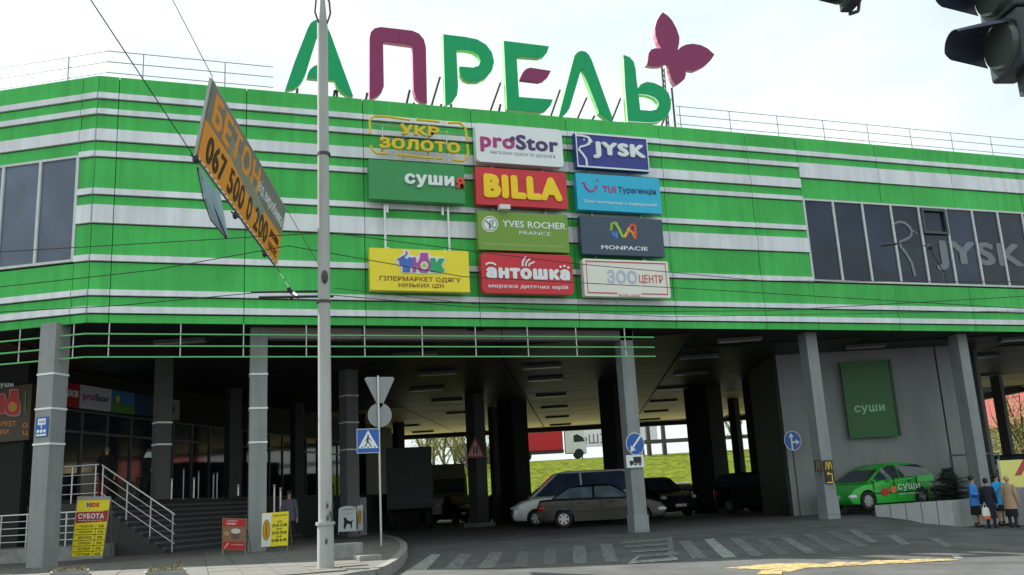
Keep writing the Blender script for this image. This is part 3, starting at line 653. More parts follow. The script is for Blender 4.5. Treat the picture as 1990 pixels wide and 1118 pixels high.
for x0, y0, x1, y1 in ((350, 190, 360, 560), (1155, 270, 1162, 600), (610, 150, 625, 600), (925, 190, 930, 630)): m_.tube(fq(x0, y0, -.1), fq(x0, y1+20, -.1), .02, 5)
m_.tube(fq(300, 360, -.06), fq(1340, 470, -.06), .012, 5); m_.tube(fq(210, 190, -.06), fq(1390, 330, -.06), .012, 5)
m_.build('mounting_post', STEEL, t)
# 2 white rounded
t, f = board('shop_sign', (923, 238.5), (1096, 325.5), WH, 'white bulging shop sign with magenta and purple lettering, top of the middle column', cr=.12)
MAG = bm_('magenta', (176, 40, 120)); PUR = bm_('purple', (74, 48, 104)); GRT = bm_('grey_text', (120, 120, 130))
tx(t, 'proStor', (932, 256), (1086, 305.5), [MAG, MAG, MAG, PUR], bold=.035, thick=.02, split=True)
mdisc(pm(), 452, 288, 24, 24, 0, .024, 12).build('emblem', PUR, t)
tx(t, 'магазини краси та здоров\'я', (953, 291), (1079, 310), GRT, 0, .004)
# 3 blue
t, f = board('shop_sign', (1116.5, 257.5), (1263, 334.5), bm_('royal_blue', (42, 52, 140)), 'dark blue shop sign with four white letters, a white goose outline and border')
tx(t, 'JYSK', (1150, 275), (1255, 316), WH, bold=.06, thick=.05, split=True)
stroke(f, [(.012, .02), (.988, .02), (.988, .98), (.012, .98)], .024, WH, t, 'border', .001, .03, asp=.5, closed=True)
stroke(pm(), [(1035, 255), (1090, 258), (1150, 275), (1172, 300), (1160, 335), (1120, 350), (1075, 362), (1062, 385), (1100, 430), (1130, 475), (1138, 535)], 17, WH, t, 'goose_emblem', .002, .04)
mpoly(pm(), [(1140, 262), (1190, 315), (1120, 352), (1150, 312)], .003, .045).build('goose_beak', WH, t)
mdisc(pm(), 1110, 295, 8, 8, .003, .03, 8).build('goose_eye', WH, t)
# 4 green sushi (the face emblem is a mascot and stays out)
t, f = board('shop_sign', (716, 309.5), (904, 396), bm_('sign_green', (45, 140, 75)), 'plain green shop sign with white lower case lettering and a red last letter')
tx(t, 'суши', (785.5, 338), (882.5, 370), WH, bold=.05, thick=.06, split=True); tx(t, 'я', (884.5, 345.5), (902, 368), bm_('orange_red', (215, 70, 40)), bold=.05, thick=.06, split=True)
for x in (WY(751, 400, YS).x, WY(875, 400, YS).x): MB().box(x-.028, x+.028, YS+.24, YS+.29, WY(751, 482, YS).z, WY(751, 385, YS).z).build('mounting_post', STEEL, t)
# 5 red billa
t, f = board('shop_sign', (923, 324), (1104, 406.5), bm_('sign_red', (200, 35, 50)), 'red shop sign with five large fat yellow letters')
tx(t, 'BILLA', (938, 337.5), (1093, 393), bm_('sign_yellow', (245, 205, 10)), bold=.075, thick=.05, split=True)
# 6 turquoise
t, f = board('shop_sign', (1118.5, 336), (1287, 416), bm_('turquoise', (30, 175, 215)), 'turquoise travel agency sign with a magenta smile and white slogan')
g = pm(); stroke(g, [(1095, 690), (1115, 690), (1125, 725), (1145, 755), (1175, 770), (1205, 762), (1222, 738), (1228, 712)], 15, MAG, t, 'smile_emblem', .001, .02); mdisc(g, 1235, 665, 9, 9, .001, .02, 10).build('emblem', MAG, t)
tx(t, 'TUI', (1170.5, 361), (1197, 376), MAG, .05); NAVY = bm_('navy', (25, 50, 110)); tx(t, 'Турагенція', (1200.5, 362.5), (1275, 382), NAVY, .03)
tx(t, 'Твоя експертка з подорожей!', (1134, 388), (1277, 403), WH, .01)
# 7 olive
t, f = board('shop_sign', (927.5, 409.5), (1107, 491.5), bm_('olive_green', (112, 150, 50)), 'olive green shop sign with thin white capitals and a round monogram')
g = pm(YS, (900, 400)); stroke(g, [(247+70*math.cos(i*.3927), 170+70*math.sin(i*.3927)) for i in range(16)], 9, WH, t, 'ring_emblem', .001, .015, closed=True)
mdisc(g, 247, 170, 56, 56, .001, .012, 20).build('emblem', WH, t); GRD = bm_('olive_dark', (90, 110, 60))
stroke(g, [(205, 140), (235, 165), (250, 200), (240, 215)], 11, GRD, t, 'monogram', .012, .018); stroke(g, [(240, 210), (248, 150), (262, 135), (278, 145), (270, 170), (250, 178), (285, 205)], 9, GRD, t, 'monogram', .013, .019)
tx(t, 'YVES ROCHER', (976, 428), (1099.5, 446.8), WH, .02); tx(t, 'FRANCE', (1009, 449), (1070, 458.5), WH, 0); tx(t, 'все для краси жінки, все для здоров\'я', (939, 470.5), (1098, 483), bm_('pale_olive', (175, 195, 130)), 0, .004)
# 8 slate
t, f = board('shop_sign', (1126.5, 419), (1292.5, 499.5), bm_('slate', (52, 72, 92)), 'slate grey shop sign with small white capitals under a many coloured letter M')
tx(t, 'MONPACIE', (1168, 476.5), (1259, 488), WH, .02)
cols = [(130, 175, 40), (60, 120, 200), (150, 190, 50), (225, 190, 40), (225, 130, 40), (215, 80, 50)]
for pts, c in (([(1362, 230), (1365, 170), (1395, 155), (1420, 170)], 0), ([(1375, 240), (1395, 290), (1385, 300), (1415, 295), (1410, 240)], 1), ([(1405, 165), (1440, 225), (1462, 275), (1480, 290)], 2), ([(1482, 290), (1510, 245), (1530, 200)], 3), ([(1500, 250), (1535, 230), (1560, 250), (1580, 300)], 4), ([(1530, 210), (1545, 175), (1580, 185), (1585, 240), (1580, 310)], 5)):
    stroke(g, pts, 24, bm_('m_colour_%d' % c, cols[c]), t, 'coloured_stroke', .001+.001*c, .008+.002*c)
# 9 yellow
YB = bm_('bright_yellow', (235, 215, 40)); t, f = board('shop_sign', (718.5, 481.5), (913.5, 568), YB, 'yellow clothes shop sign with a coloured garment shaped logo and brown lettering')
g = pxmap(YS, (690, 470), 8.29); BRN = bm_('brown', (150, 95, 20))
mpoly(g, [(650, 290), (760, 215), (780, 140), (860, 140), (880, 215), (940, 235), (1020, 240), (1030, 165), (1190, 165), (1210, 240), (1450, 255), (1455, 320), (1400, 385), (1455, 480), (1380, 515), (1200, 515), (1060, 525), (920, 500), (750, 505), (740, 420), (650, 330)], .001, .02).build('logo_outline', WH, t)
mpoly(g, [(705, 285), (790, 250), (825, 290), (870, 250), (945, 285), (925, 390), (880, 410), (885, 490), (760, 490), (770, 400), (715, 380)], .02, .05).build('logo_letter', bm_('logo_blue', (60, 100, 190)), t)
stroke(g, [(670, 300), (810, 225), (830, 200), (820, 160)], 22, bm_('logo_violet', (90, 80, 150)), t, 'hanger', .051, .055)
mpoly(g, [(925, 255), (975, 255), (980, 345), (1015, 330), (1045, 255), (1050, 185), (1170, 185), (1170, 260), (1205, 340), (1205, 440), (1160, 500), (1060, 505), (1010, 450), (1005, 400), (980, 400), (980, 490), (925, 490)], .02, .048).build('logo_letter', bm_('logo_pink', (175, 70, 150)), t)
mdisc(g, 1108, 390, 62, 62, .048, .054, 16).build('logo_ring', WH, t); mdisc(g, 1108, 390, 40, 40, .054, .058, 14).build('logo_ring', bm_('lime', (160, 200, 70)), t)
mpoly(g, [(1212, 270), (1290, 270), (1295, 350), (1350, 275), (1440, 275), (1385, 385), (1440, 475), (1370, 500), (1225, 490), (1212, 480)], .02, .046).build('logo_letter', bm_('logo_green', (25, 160, 100)), t)
tx(t, 'ГІПЕРМАРКЕТ ОДЯГУ', (737.5, 536), (895.5, 551), BRN, .03); tx(t, 'НИЗЬКИХ ЦІН', (774.5, 550), (862.5, 561.5), BRN, .03)
# 10 red rounded
t, f = board('shop_sign', (934, 490), (1116, 573), bm_('crimson_sign', (200, 30, 48)), 'rounded crimson shop sign with white arcs over its fat white letters', cr=.13)
tx(t, 'антошка', (943.5, 519), (1108, 546), WH, bold=.075, thick=.0055, split=True, lift=.012)
g = pm(YS, (900, 400))
for i, (a, b) in enumerate((((545, 560), (575, 470)), ((575, 560), (612, 490)), ((605, 560), (655, 520)))): stroke(g, [a, (a[0]+2, (a[1]+b[1])/2), b], 15, WH, t, 'arc', .001+i*.001, .03)
stroke(g, [(205, 545), (230, 530), (270, 530), (300, 548)], 15, WH, t, 'arc', .002, .03)
for q in ((895, 565), (930, 558), (965, 572)): mdisc(g, q[0], q[1], 11, 11, .002, .03, 10).build('dot', WH, t)
tx(t, 'мережа дитячих мрій', (949.5, 551), (1104, 564.5), WH, .01)
# 11 white with red border
t, f = board('shop_sign', (1132, 502.5), (1304, 579), bm_('cream_white', (225, 222, 215)), 'pale sign with a thin red border and faded blue and red letters', cr=.04)
RB_ = bm_('border_red', (190, 50, 55))
stroke(f, [(.035, .09), (.965, .09), (.965, .93), (.035, .93)], .016, RB_, t, 'border', .001, .008, asp=.48, closed=True)
tx(t, 'ЗОО', (1178.5, 524), (1239, 552.5), bm_('pale_blue', (178, 188, 212)), .04, .012, True); tx(t, 'ЦЕНТР', (1241, 534), (1289.5, 554), bm_('soft_red', (205, 95, 100)), .02)
mslab(f, .37, .65, .03, .14, .0, .010).build('patch', bm_('cream_white', (225, 222, 215)), t); tx(t, 'ROYAL CANIN', (1203, 571.5), (1244, 577), RB_, .0, .012)
mpoly(g, [(1180, 690), (1195, 640), (1215, 660), (1250, 640), (1270, 700), (1240, 730), (1200, 720)], .001, .004).build('faded_logo', bm_('faded_yellow', (228, 226, 205)), t)
# dove-grey spot lamps under the red sign
sp = thing('spotlight', WY(981, 405, 22.9), 'small white floodlight hanging between the red sign with yellow letters and the olive sign', 'lamp'); p = WY(981, 405, 22.8); MB().box(p.x-.15, p.x+.15, 22.75, 22.95, p.z-.03, p.z+.1).build('housing', PAINTW, sp); MB().tube((p.x, 22.96, p.z+.05), (p.x, Yf-.06, p.z+.05), .02).build('arm', STEEL, sp)

# ================================================================== BANNER HUNG ABOVE THE STREET
tl, bl, tr, brr = AT(413, 152, 14), AT(381.5, 304, 14.1), AT(556, 405, 18.8), AT(538, 520, 18.9)
nb = (tr-tl).cross(tl-bl).normalized(); nb = nb if nb.dot(Vector(EYE)-tl) > 0 else -nb
bf = qmap(bl, brr, tr, tl, nb)
t = thing('hanging_billboard', bl, 'long grey and orange billboard reading БЕТОН hung from wires over the street', 'billboard')
BG = bm_('board_grey', (118, 122, 116)); BO = bm_('board_orange', (232, 150, 45)); DKT = bm_('dark_brown_text', (58, 42, 26))
mslab(bf, 0, 1, 0, 1, -.05, -.004).build('frame', STEEL, t)
mslab(bf, .01, .99, .02, .5, -.003, .006).build('lower_field', BO, t); mslab(bf, .01, .99, .5, .98, -.003, .005).build('upper_field', BG, t)
text('БЕТОН', sub(bf, .05, .60, .53, .93), BO, t, .05, .012, True); text('від виробника', sub(bf, .60, .97, .58, .82), WH, t, .01, .012)
text('067 500 0 200', sub(bf, .06, .80, .07, .42), DKT, t, .04, .014, True); text('ДОСТАВКА', sub(bf, .83, .96, .28, .40), DKT, t, .02, .014); text('НАСОС', sub(bf, .83, .96, .10, .22), DKT, t, .02, .014)
m_ = MB()
for i in range(24):
    a = bf(i/24, 0, .02); b = bf((i+.5)/24, 0, .02); m_.tube(a, b, .014, 4)
m_.build('lacing', WH, t)
LB = bm_('pale_blue_panel', (150, 178, 192))
P = [AT(385, 325, 14.2), AT(411, 365, 14.6), AT(424, 372, 14.9), AT(441, 463, 15.4), AT(412, 428, 14.9), AT(397, 385, 14.5)]
t2 = thing('pale_blue_banner', P[3], 'narrow pale blue panel dangling below the near end of the hung billboard', 'banner'); MB().prism(P, nb*.03).build('sheet', LB, t2)
m_ = MB(); m_.path([p+nb*-.02 for p in P+[P[0]]], .012, 5); m_.path([AT(392, 345, 14.3), AT(441, 463, 15.3)], .012, 5); m_.build('edge_frame', DKST, t2)

# ================================================================== OVERHEAD WIRES
def wire(pts, label, r=.012, name='overhead_wire', sag=0.0):
    P = [AT(*p) for p in pts]; Q = []
    for a, b in zip(P, P[1:]):
        for i in range(8):
            t = i/8; q = a.lerp(b, t); q.z -= sag*4*t*(1-t); Q.append(q)
    Q.append(P[-1]); m_ = MB(); m_.path(Q, r, 5); o = m_.build(name, WIRE); tag(o, label, 'wire'); return o
wire([(150, -40, 11), (378, 306, 14.1)], 'wire from top left down to the near lower end of the hung billboard', .008)
wire([(320, -30, 12), (413, 150, 14)], 'wire holding the top of the hung billboard', .006)
wire([(538, 520, 18.9), (566, 566, 17.2)], 'short wire from the lower end of the billboard to the trolley fitting', .009)
wire([(556, 405, 18.8), (622, 520, 16.3)], 'thin wire from the upper end of the billboard to the tall pole', .006)
wire([(-20, 491, 15), (440, 464, 15.6), (640, 452, 16.2), (760, 468, 17), (915, 488, 18), (1110, 512, 19), (1310, 530, 20), (1480, 546, 20), (1990, 548, 20)], 'dark wire across the left window and the facade signs', .008)
wire([(-20, 560, 15), (300, 525, 15.5), (560, 478, 16), (640, 492, 16.2), (900, 538, 17), (1320, 560, 19), (1990, 600, 20)], 'lower dark wire crossing below the billboard and over the yellow sign', .008)
wire([(648, 574, 16.5), (900, 596, 18), (1200, 606, 19), (1500, 604, 19), (2010, 575, 19)], 'wire running right from the trolley fitting along the lower facade', .008)
wire([(-20, 608, 15), (230, 594, 15.5), (490, 570, 17)], 'wire running left from the trolley fitting below the left window', .008)
wire([(648, 560, 16.5), (1000, 600, 18), (1300, 616, 19), (2010, 604, 19)], 'lowest wire over the white stripes of the facade', .006)
t = thing('trolley_wire_fitting', AT(566, 570, 17.2), 'pair of dark horizontal trolley wire insulators beside the tall pole', 'wire fitting')
m_ = MB(); m_.tube(AT(488, 568, 17.2), AT(642, 566, 17.4), .022, 6).build('insulator_bar', BLACK, t); m_ = MB(); m_.tube(AT(503, 578, 16.9), AT(648, 576, 17.0), .026, 6).build('insulator_bar', BLACK, t)
m_ = MB(); m_.path([AT(560, 560, 17.2), AT(566, 568, 17.2), AT(580, 577, 17)], .04, 6); m_.path([AT(575, 566, 17.2), AT(566, 580, 17)], .03, 6); m_.build('clamp', BLACK, t)
for i, (x, y, d, lb) in enumerate(((380, 309, 14, 'dark insulator at the near lower end of the billboard'), (457, 418, 16, 'small dark hook under the middle of the billboard'), (514, 493, 18.3, 'small dark hook near the far lower end of the billboard'))):
    m_ = MB(); c = AT(x, y, d); m_.ball(c, .05, .05, .08, 8, 6); m_.tube(c+Vector((-.07, 0, .06)), c+Vector((.07, 0, -.05)), .015); tag(m_.build('wire_insulator', BLACK), lb, 'insulator')
t = thing('wire_fitting', AT(1800, 478, 15.2), 'dark forked wire fitting hanging before the wide dark window on the right', 'wire fitting'); m_ = MB(); m_.tube(AT(1710, 477, 15), AT(1742, 474, 15), .022, 6).build('insulator_bar', BLACK, t)
m_ = MB(); m_.path([AT(1742, 474, 15), AT(1768, 470, 15.1), AT(1805, 480, 15.2), AT(1816, 475, 15.2)], .007, 5); m_.path([AT(1805, 482, 15.2), AT(1835, 530, 15.2), AT(1832, 552, 15.2)], .009, 5); m_.tube(AT(1840, 552, 15.2), AT(1834, 525, 15.2), .009, 5); m_.ball(AT(1808, 480, 15.2), .07, .04, .05, 8, 6); m_.build('hook', BLACK, t)

# ================================================================== TALL POLE
pb = GZ(633, 1107, .15); t = thing('tall_pole', pb, 'tall grey steel trolley pole standing at the pavement edge', 'pole')
POLE = C_('pole_grey', (.40, .40, .40), rough=.5, var=.08, scale=1.2, streak=.25, bump=.05); zc = GZ(633, 1107, .15)
top = WY(626.5, 42, pb.y); col = WY(632, 1018, pb.y)
MB().tube(pb, (pb.x, pb.y, col.z), .135, 24, .13).build('base_sleeve', POLE, t, smooth_=True); MB().tube((pb.x, pb.y, col.z), (top.x, pb.y, top.z), .112, 24, .095).build('shaft', POLE, t, smooth_=True)
MB().tube((pb.x, pb.y, col.z-.02), (pb.x, pb.y, col.z+.03), .155, 24).build('collar', POLE, t, smooth_=True)
for y_ in (303, 590): c = WY(629, y_, pb.y); MB().tube(c, c+Vector((0, 0, .05)), .118, 20).build('clamp', DKST, t)
c = WY(631, 538, pb.y-.12); MB().ball(c, .06, .05, .12, 8, 6).build('wire_clamp', DKST, t)
m_ = MB()
for s_ in (-1, 1): m_.path([top+Vector((s_*.08, -.05, -.05)), top+Vector((s_*.14, -.05, .15)), top+Vector((s_*.12, -.05, .4)), top+Vector((s_*.03, -.05, .52))], .018, 6)
m_.build('bracket', DKST, t); MB().tube(top, top+Vector((0, 0, .45)), .085, 16, .05).build('head', POLE, t, smooth_=True); m_ = MB(); m_.tube(top+Vector((0, 0, .45)), top+Vector((-.1, 0, .8)), .05, 8); m_.tube(top+Vector((-.12, 0, .72)), top+Vector((.02, 0, .62)), .05, 8); m_.build('top_fitting', DKST, t)
STK = bm_('torn_sticker', (60, 62, 66)); m_ = MB()
for i in range(9):
    an = -1.2+random.uniform(-.7, .9); zz_ = pb.z+.25+random.uniform(0, .75); r_ = .138
    q = [Vector((pb.x+r_*math.cos(an+a_), pb.y+r_*math.sin(an+a_), zz_+h_)) for a_, h_ in ((0, 0), (.25, .02), (.3, .1), (.12, .07), (.02, .12))]; m_.add(q, [(0, 1, 2, 3, 4)])
m_.build('torn_stickers', STK, t, fix=False)['kind'] = 'stuff'
# concrete blocks
def block(px, py, d, sx, sy, sz, label, a=.2, z=None):
    p = AT(px, py, d); z = gz(p.x, p.y)+.14 if z is None else z; m_ = MB(); m_.rbox((p.x, p.y, z), sx, sy, sz, a); o = m_.build('concrete_block', CONC); tag(o, label, 'concrete block'); bv = o.modifiers.new('b', 'BEVEL'); bv.width = .015; bv.segments = 2; return o
block(674, 1097, 17.6, .52, .4, .30, 'weathered concrete block standing right beside the foot of the tall pole')
block(714, 1110, 16.6, .42, .35, .12, 'low flat concrete block at the pavement corner right of the pole')
SOIL = C_('soil', (.07, .055, .035), rough=.95, bump=.5)
def planter(px, label):
    p = GZ(px, 1122, .15); t = thing('flower_planter', p, label, 'planter'); m_ = MB(); m_.rbox(p, .62, .45, .11, .1); m_.build('tub', CONC, t); m_ = MB(); m_.rbox((p.x, p.y, p.z+.11), .54, .38, .015, .1); m_.build('soil', SOIL, t)
    m_ = MB()
    for i in range(46):
        q = Vector((p.x+random.uniform(-.25, .25), p.y+random.uniform(-.16, .16), p.z+.12)); d = Vector((random.uniform(-.05, .05), random.uniform(-.05, .05), random.uniform(.03, .09))); s_ = Vector((random.uniform(-.02, .02), random.uniform(-.02, .02), 0)); m_.add([q-s_, q+s_, q+d], [(0, 1, 2)])
    m_.build('sprouts', C_('sprout', (.16, .17, .05), rough=.8), t, fix=False)['kind'] = 'stuff'
planter(135, 'low concrete planter with dry sprouts, leftmost at the bottom edge'); planter(320, 'low concrete planter with dry sprouts, below the stair foot')

# ================================================================== TRAFFIC LIGHTS
TLM = C_('signal_housing', (.022, .03, .04), rough=.45); TLV = C_('signal_visor', (.03, .035, .06), rough=.4); LENS = C_('signal_lens', (.06, .075, .07), rough=.15)
def visor(c, axis, r, ln, parent, m, r2=None):
    """open hood round the lens: a half tube, its axis pointing out of the lamp"""
    axis = Vector(axis).normalized(); upv = Vector((0, 0, 1)); sd_ = axis.cross(upv).normalized(); up_ = sd_.cross(axis); rings = []; r2 = r2 or r*.82
    m_ = MB(); N = 18; vs = []
    for thick in (0, .004):
        for t_, rr in ((0, r), (1, r2)):
            for i in range(N+1):
                a = math.radians(-28+172*i/N); l_ = ln*(1 if t_ else 0)*(1-.18*max(0, -math.sin(a))); vs.append(c+axis*l_+sd_*math.cos(a)*(rr-thick)+up_*math.sin(a)*(rr-thick))
    fs = []; K = N+1
    for b in (0, 2*K):
        for i in range(N): fs.append((b+i, b+i+1, b+K+i+1, b+K+i))
    for i in range(N): fs.append((K+i, K+i+1, 3*K+i+1, 3*K+i))
    m_.add(vs, fs); return m_.build('visor', m, parent, fix=True, smooth_=True)
def signal(c, axis, s, label, n=3, low=0):
    axis = Vector(axis).normalized(); sd_ = axis.cross(Vector((0, 0, 1))).normalized(); t = thing('traffic_light', c, label, 'traffic light')
    for i in range(n):
        cc = c+Vector((0, 0, (i-low)*.36*s)); m_ = MB(); q = [cc+sd_*x*s+Vector((0, 0, z*s)) for x, z in ((-.17, -.175), (.17, -.175), (.17, .175), (-.17, .175))]
        m_.hexa([q[0]-axis*.16*s, q[1]-axis*.16*s, q[1], q[0], q[3]-axis*.16*s, q[2]-axis*.16*s, q[2], q[3]]); o = m_.build('housing', TLM, t); bv = o.modifiers.new('b', 'BEVEL'); bv.width = .02; bv.segments = 3
        m_ = MB(); m_.tube(cc+axis*.001, cc+axis*.035*s, .15*s, 24, .14*s).build('lens', LENS, t, smooth_=True); visor(cc+axis*.02*s, axis, .165*s, .30*s, t, TLV, .10*s)
    return t
cr = Vector(ROT[:, 0]); cf = Vector(ROT[:, 2])
ax = (-cr*.985-cf*.10+Vector((0, 0, -.03)))
t = signal(AT(1950, 90, 5.6), ax, 1.0, 'black traffic light with hooded lamps, large in the top right corner', n=3)
c = AT(1985, 120, 5.6); m_ = MB(); m_.hexa([c+cr*a-cf*b+Vector((0, 0, z)) for z in (-.22, .62) for a, b in ((-.02, -.05), (.3, -.05), (.3, .16), (-.02, .16))]); m_.build('bracket_arm', TLM, t)
t = signal(AT(1640, -12, 10.5), ax, .9, 'second traffic light cut by the top edge, left of the large one', n=2)
m_ = MB(); m_.path([AT(1650, 28, 10.5), AT(1668, 22, 10.5), AT(1671, -5, 10.5)], .02, 6); m_.build('bracket', TLM, t)
# ================================================================== ENTRANCE: PLATFORM, STAIRS, RAILINGS, SHOP BAND
PLAT = C_('platform_stone', (.05, .053, .053), rough=.85, var=.12, scale=2, bump=.2)
T0 = AT(192, 985, 25.3); T0.z = 0; T1 = AT(336, 1075, 24.3); T1.z = 0; sdv = (T1-T0).normalized(); rise = 1.6-.15; NS = 10; run = (T1-T0).length
st = thing('entrance_stairs', T1, 'dim grey stone stairs and landing leading up to the left entrance', 'stairs'); 
sw = Vector((-sdv.y, sdv.x, 0))
for i in range(NS):
    a = T0+sdv*(run*i/NS); b = T0+sdv*(run*(i+1)/NS-.004); z = .15+rise*(NS-i)/NS-rise/NS*.0-.145
    m_ = MB(); m_.hexa([a+Vector((0, 0, .1)), b+Vector((0, 0, .1)), b+sw*7+Vector((0, 0, .1)), a+sw*7+Vector((0, 0, .1)), a+Vector((0, 0, z+.005)), b+Vector((0, 0, z+.005)), b+sw*7+Vector((0, 0, z+.005)), a+sw*7+Vector((0, 0, z+.005))]); s_ = m_.build('step', PLAT, st)
    m_ = MB(); m_.hexa([b+sdv*q+Vector((0, 0, z+.006+h))+sw*v for h in (-.035, .012) for q, v in ((-.05, -.02), (.02, -.02), (.02, 7), (-.05, 7))]); m_.build('nosing', MULL, s_)
pa = T0+Vector((0, 0, 0)); pl = T0-sdv*12
m_ = MB(); m_.hexa([pl+Vector((0, 0, .0)), pa, pa+sw*22, pl+sw*22, pl+Vector((0, 0, 1.6)), pa+Vector((0, 0, 1.6)), pa+sw*22+Vector((0, 0, 1.6)), pl+sw*22+Vector((0, 0, 1.6))]); m_.build('landing', PLAT, st)
def rail_thing(name, pts, h, nr, posts, label, r=.022, cat='railing', m=STEEL, top_r=.026):
    t = thing(name, pts[0], label, cat)
    for i in range(nr):
        m_ = MB(); m_.path([p+Vector((0, 0, h*(1-i/(nr+.0)))) for p in pts], top_r if i == 0 else r*.6, 7); m_.build('handrail' if i == 0 else 'rail', m, t)
    for p in posts: MB().tube(p, p+Vector((0, 0, h)), r, 8).build('post', m, t)
    return t
zz = Vector((0, 0, 1.6)); e_ = -sw*.02
s0_ = T0+zz+sw*.05; s1_ = T1+Vector((0, 0, .15))+sw*.05
rail_thing('stair_railing', [s0_, s1_], 1.0, 4, [s0_.lerp(s1_, v) for v in (.02, .36, .68, .97)], 'steel handrail sloping down beside the entrance stairs')
q0 = AT(92, 985, 25.9); q0.z = 1.6; q1 = T0+zz+sw*.05-sdv*.1
rail_thing('landing_railing', [q1-sdv*4.2, q1], 1.02, 4, [q1-sdv*v for v in (.1, .9, 2.1, 3.4)], 'upper steel railing along the landing edge, behind the price board')
f0 = AT(-60, 1062, 23.9); f1 = AT(152, 1055, 23.4); f0.z = f1.z = 0
m_ = MB(); dv = (f1-f0).normalized(); nv = Vector((-dv.y, dv.x, 0)); m_.hexa([f0, f1, f1+nv*1.6, f0+nv*1.6]+[p+Vector((0, 0, .5)) for p in (f0, f1, f1+nv*1.6, f0+nv*1.6)]); tag(m_.build('ramp_wall', CONC), 'low concrete plinth of the access ramp behind the first column', 'wall')
g0 = f0+Vector((0, 0, .5))+nv*.1; g1 = f1+Vector((0, 0, .5))+nv*.1
rail_thing('ramp_railing', [g0, g1], .85, 5, [g0.lerp(g1, v) for v in (.03, .26, .5, .62, .86, .98)], 'lower steel railing on the concrete ramp plinth')
h0 = AT(4, 862, 28.5); h1 = AT(43, 905, 27); h0.z -= .95; h1.z -= .95
rail_thing('stair_railing', [h0, h1], .95, 3, [h0, h1], 'steel stair handrail at the far left edge, partly hidden by the first column')
for i, (x, y) in enumerate(((258, 890), (334, 932), (357, 911), (377, 930), (386, 917), (415, 921), (422, 919), (463, 944), (533, 944), (545, 950))):
    ORD = ['leftmost', 'second', 'third', 'fourth', 'fifth', 'sixth', 'seventh', 'eighth', 'ninth', 'rightmost'][i]
    d = 33 if y < 925 else 27; p = AT(x, y, d); m_ = MB(); m_.tube((p.x, p.y, max(1.6, p.z-1.6) if x < 470 else .15), p, .028, 8); o = m_.build('shaft', STEEL); 
    t = thing('steel_post', (p.x, p.y, 1.6), 'slim steel post in the dark entrance area, %s from the left' % ORD if 0 < i < 9 else '%s slim steel post in the dark entrance area' % ORD, 'post', 'slim steel posts in the entrance area'); o.parent = t
    for v in o.data.vertices: v.co -= t.location
    MB().ball((p.x, p.y, p.z), .045, .045, .045, 8, 6).build('cap', STEEL, t)
# sign band over the doors
def bandsign(u0, u1, m, label, z0=4.5, z1=5.22):
    t = thing('shop_front_sign', shopf((u0+u1)/2, z0, 0), label, 'sign'); fm = sub(shopf, u0, u1, z0, z1); mslab(fm, 0, 1, 0, 1, -.095, .12).build('box', m, t); return t, (lambda u, v, w: fm(u, v, w+.12))
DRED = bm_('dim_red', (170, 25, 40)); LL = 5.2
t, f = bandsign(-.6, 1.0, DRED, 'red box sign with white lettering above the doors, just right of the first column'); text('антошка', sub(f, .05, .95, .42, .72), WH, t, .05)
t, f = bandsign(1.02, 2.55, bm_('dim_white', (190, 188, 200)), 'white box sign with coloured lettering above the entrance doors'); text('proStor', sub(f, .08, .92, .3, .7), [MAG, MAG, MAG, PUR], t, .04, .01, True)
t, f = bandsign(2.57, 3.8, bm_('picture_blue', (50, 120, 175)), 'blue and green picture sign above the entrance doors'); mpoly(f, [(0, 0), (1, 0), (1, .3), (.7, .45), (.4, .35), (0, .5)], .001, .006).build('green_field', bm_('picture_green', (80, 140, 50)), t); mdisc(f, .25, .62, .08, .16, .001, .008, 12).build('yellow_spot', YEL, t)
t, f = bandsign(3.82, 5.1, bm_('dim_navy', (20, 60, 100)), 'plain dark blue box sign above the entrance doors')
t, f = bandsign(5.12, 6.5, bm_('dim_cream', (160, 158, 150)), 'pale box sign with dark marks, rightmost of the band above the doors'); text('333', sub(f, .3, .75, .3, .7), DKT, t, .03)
# big clothes shop banner at the far left
lf0 = AT(-90, 760, 27.2); lf1 = AT(62, 760, 26.2); lf0.z = lf1.z = 0; ld_ = (lf1-lf0).normalized(); lnn = Vector((ld_.y, -ld_.x, 0)); LW_ = (lf1-lf0).length
lf = lambda u, v, w: lf0+ld_*(u*LW_)+Vector((0, 0, v))+lnn*w
t = thing('clothes_shop_banner', lf(.5, 3.4, 0), 'dark brown lit banner with a red garment shaped letter Ю at the far left', 'sign')
mslab(lf, 0, 1, 3.42, 5.0, -.15, 0).build('box', bm_('dim_brown', (62, 40, 20)), t); fb = sub(lf, 0, 1, 3.42, 5.0)
gl = lambda px, py, w: (lambda p: Vector((p.x, p.y, p.z))+lnn*w)(AT(px, py, 26.6))
def plane_hit(px, py, w):
    r = Vector(ray(px, py)); e = Vector(EYE); k_ = (lf0-e).dot(lnn)/r.dot(lnn); return e+r*k_+lnn*w
ph = lambda u, v, w: plane_hit(u/7.985, 720+v/7.985, w)
mpoly(ph, [(0, 380), (40, 350), (100, 370), (105, 470), (150, 400), (150, 290), (300, 290), (300, 400), (335, 560), (320, 690), (250, 720), (150, 715), (90, 670), (0, 690)], .001, .02).build('letter_outline', bm_('pinkish', (190, 130, 130)), t)
mpoly(ph, [(0, 400), (40, 375), (75, 390), (85, 500), (130, 450), (175, 390), (175, 310), (285, 310), (285, 400), (318, 560), (300, 670), (240, 700), (150, 695), (100, 640), (75, 560), (70, 660), (0, 670)], .02, .03).build('letter', bm_('strong_red', (190, 20, 30)), t)
mdisc(ph, 210, 565, 68, 80, .03, .035, 18).build('ring', bm_('orange', (225, 130, 50)), t); mdisc(ph, 210, 565, 48, 58, .035, .04, 16).build('ring', bm_('mustard', (180, 150, 30)), t)
OR_ = bm_('amber', (210, 135, 35)); 
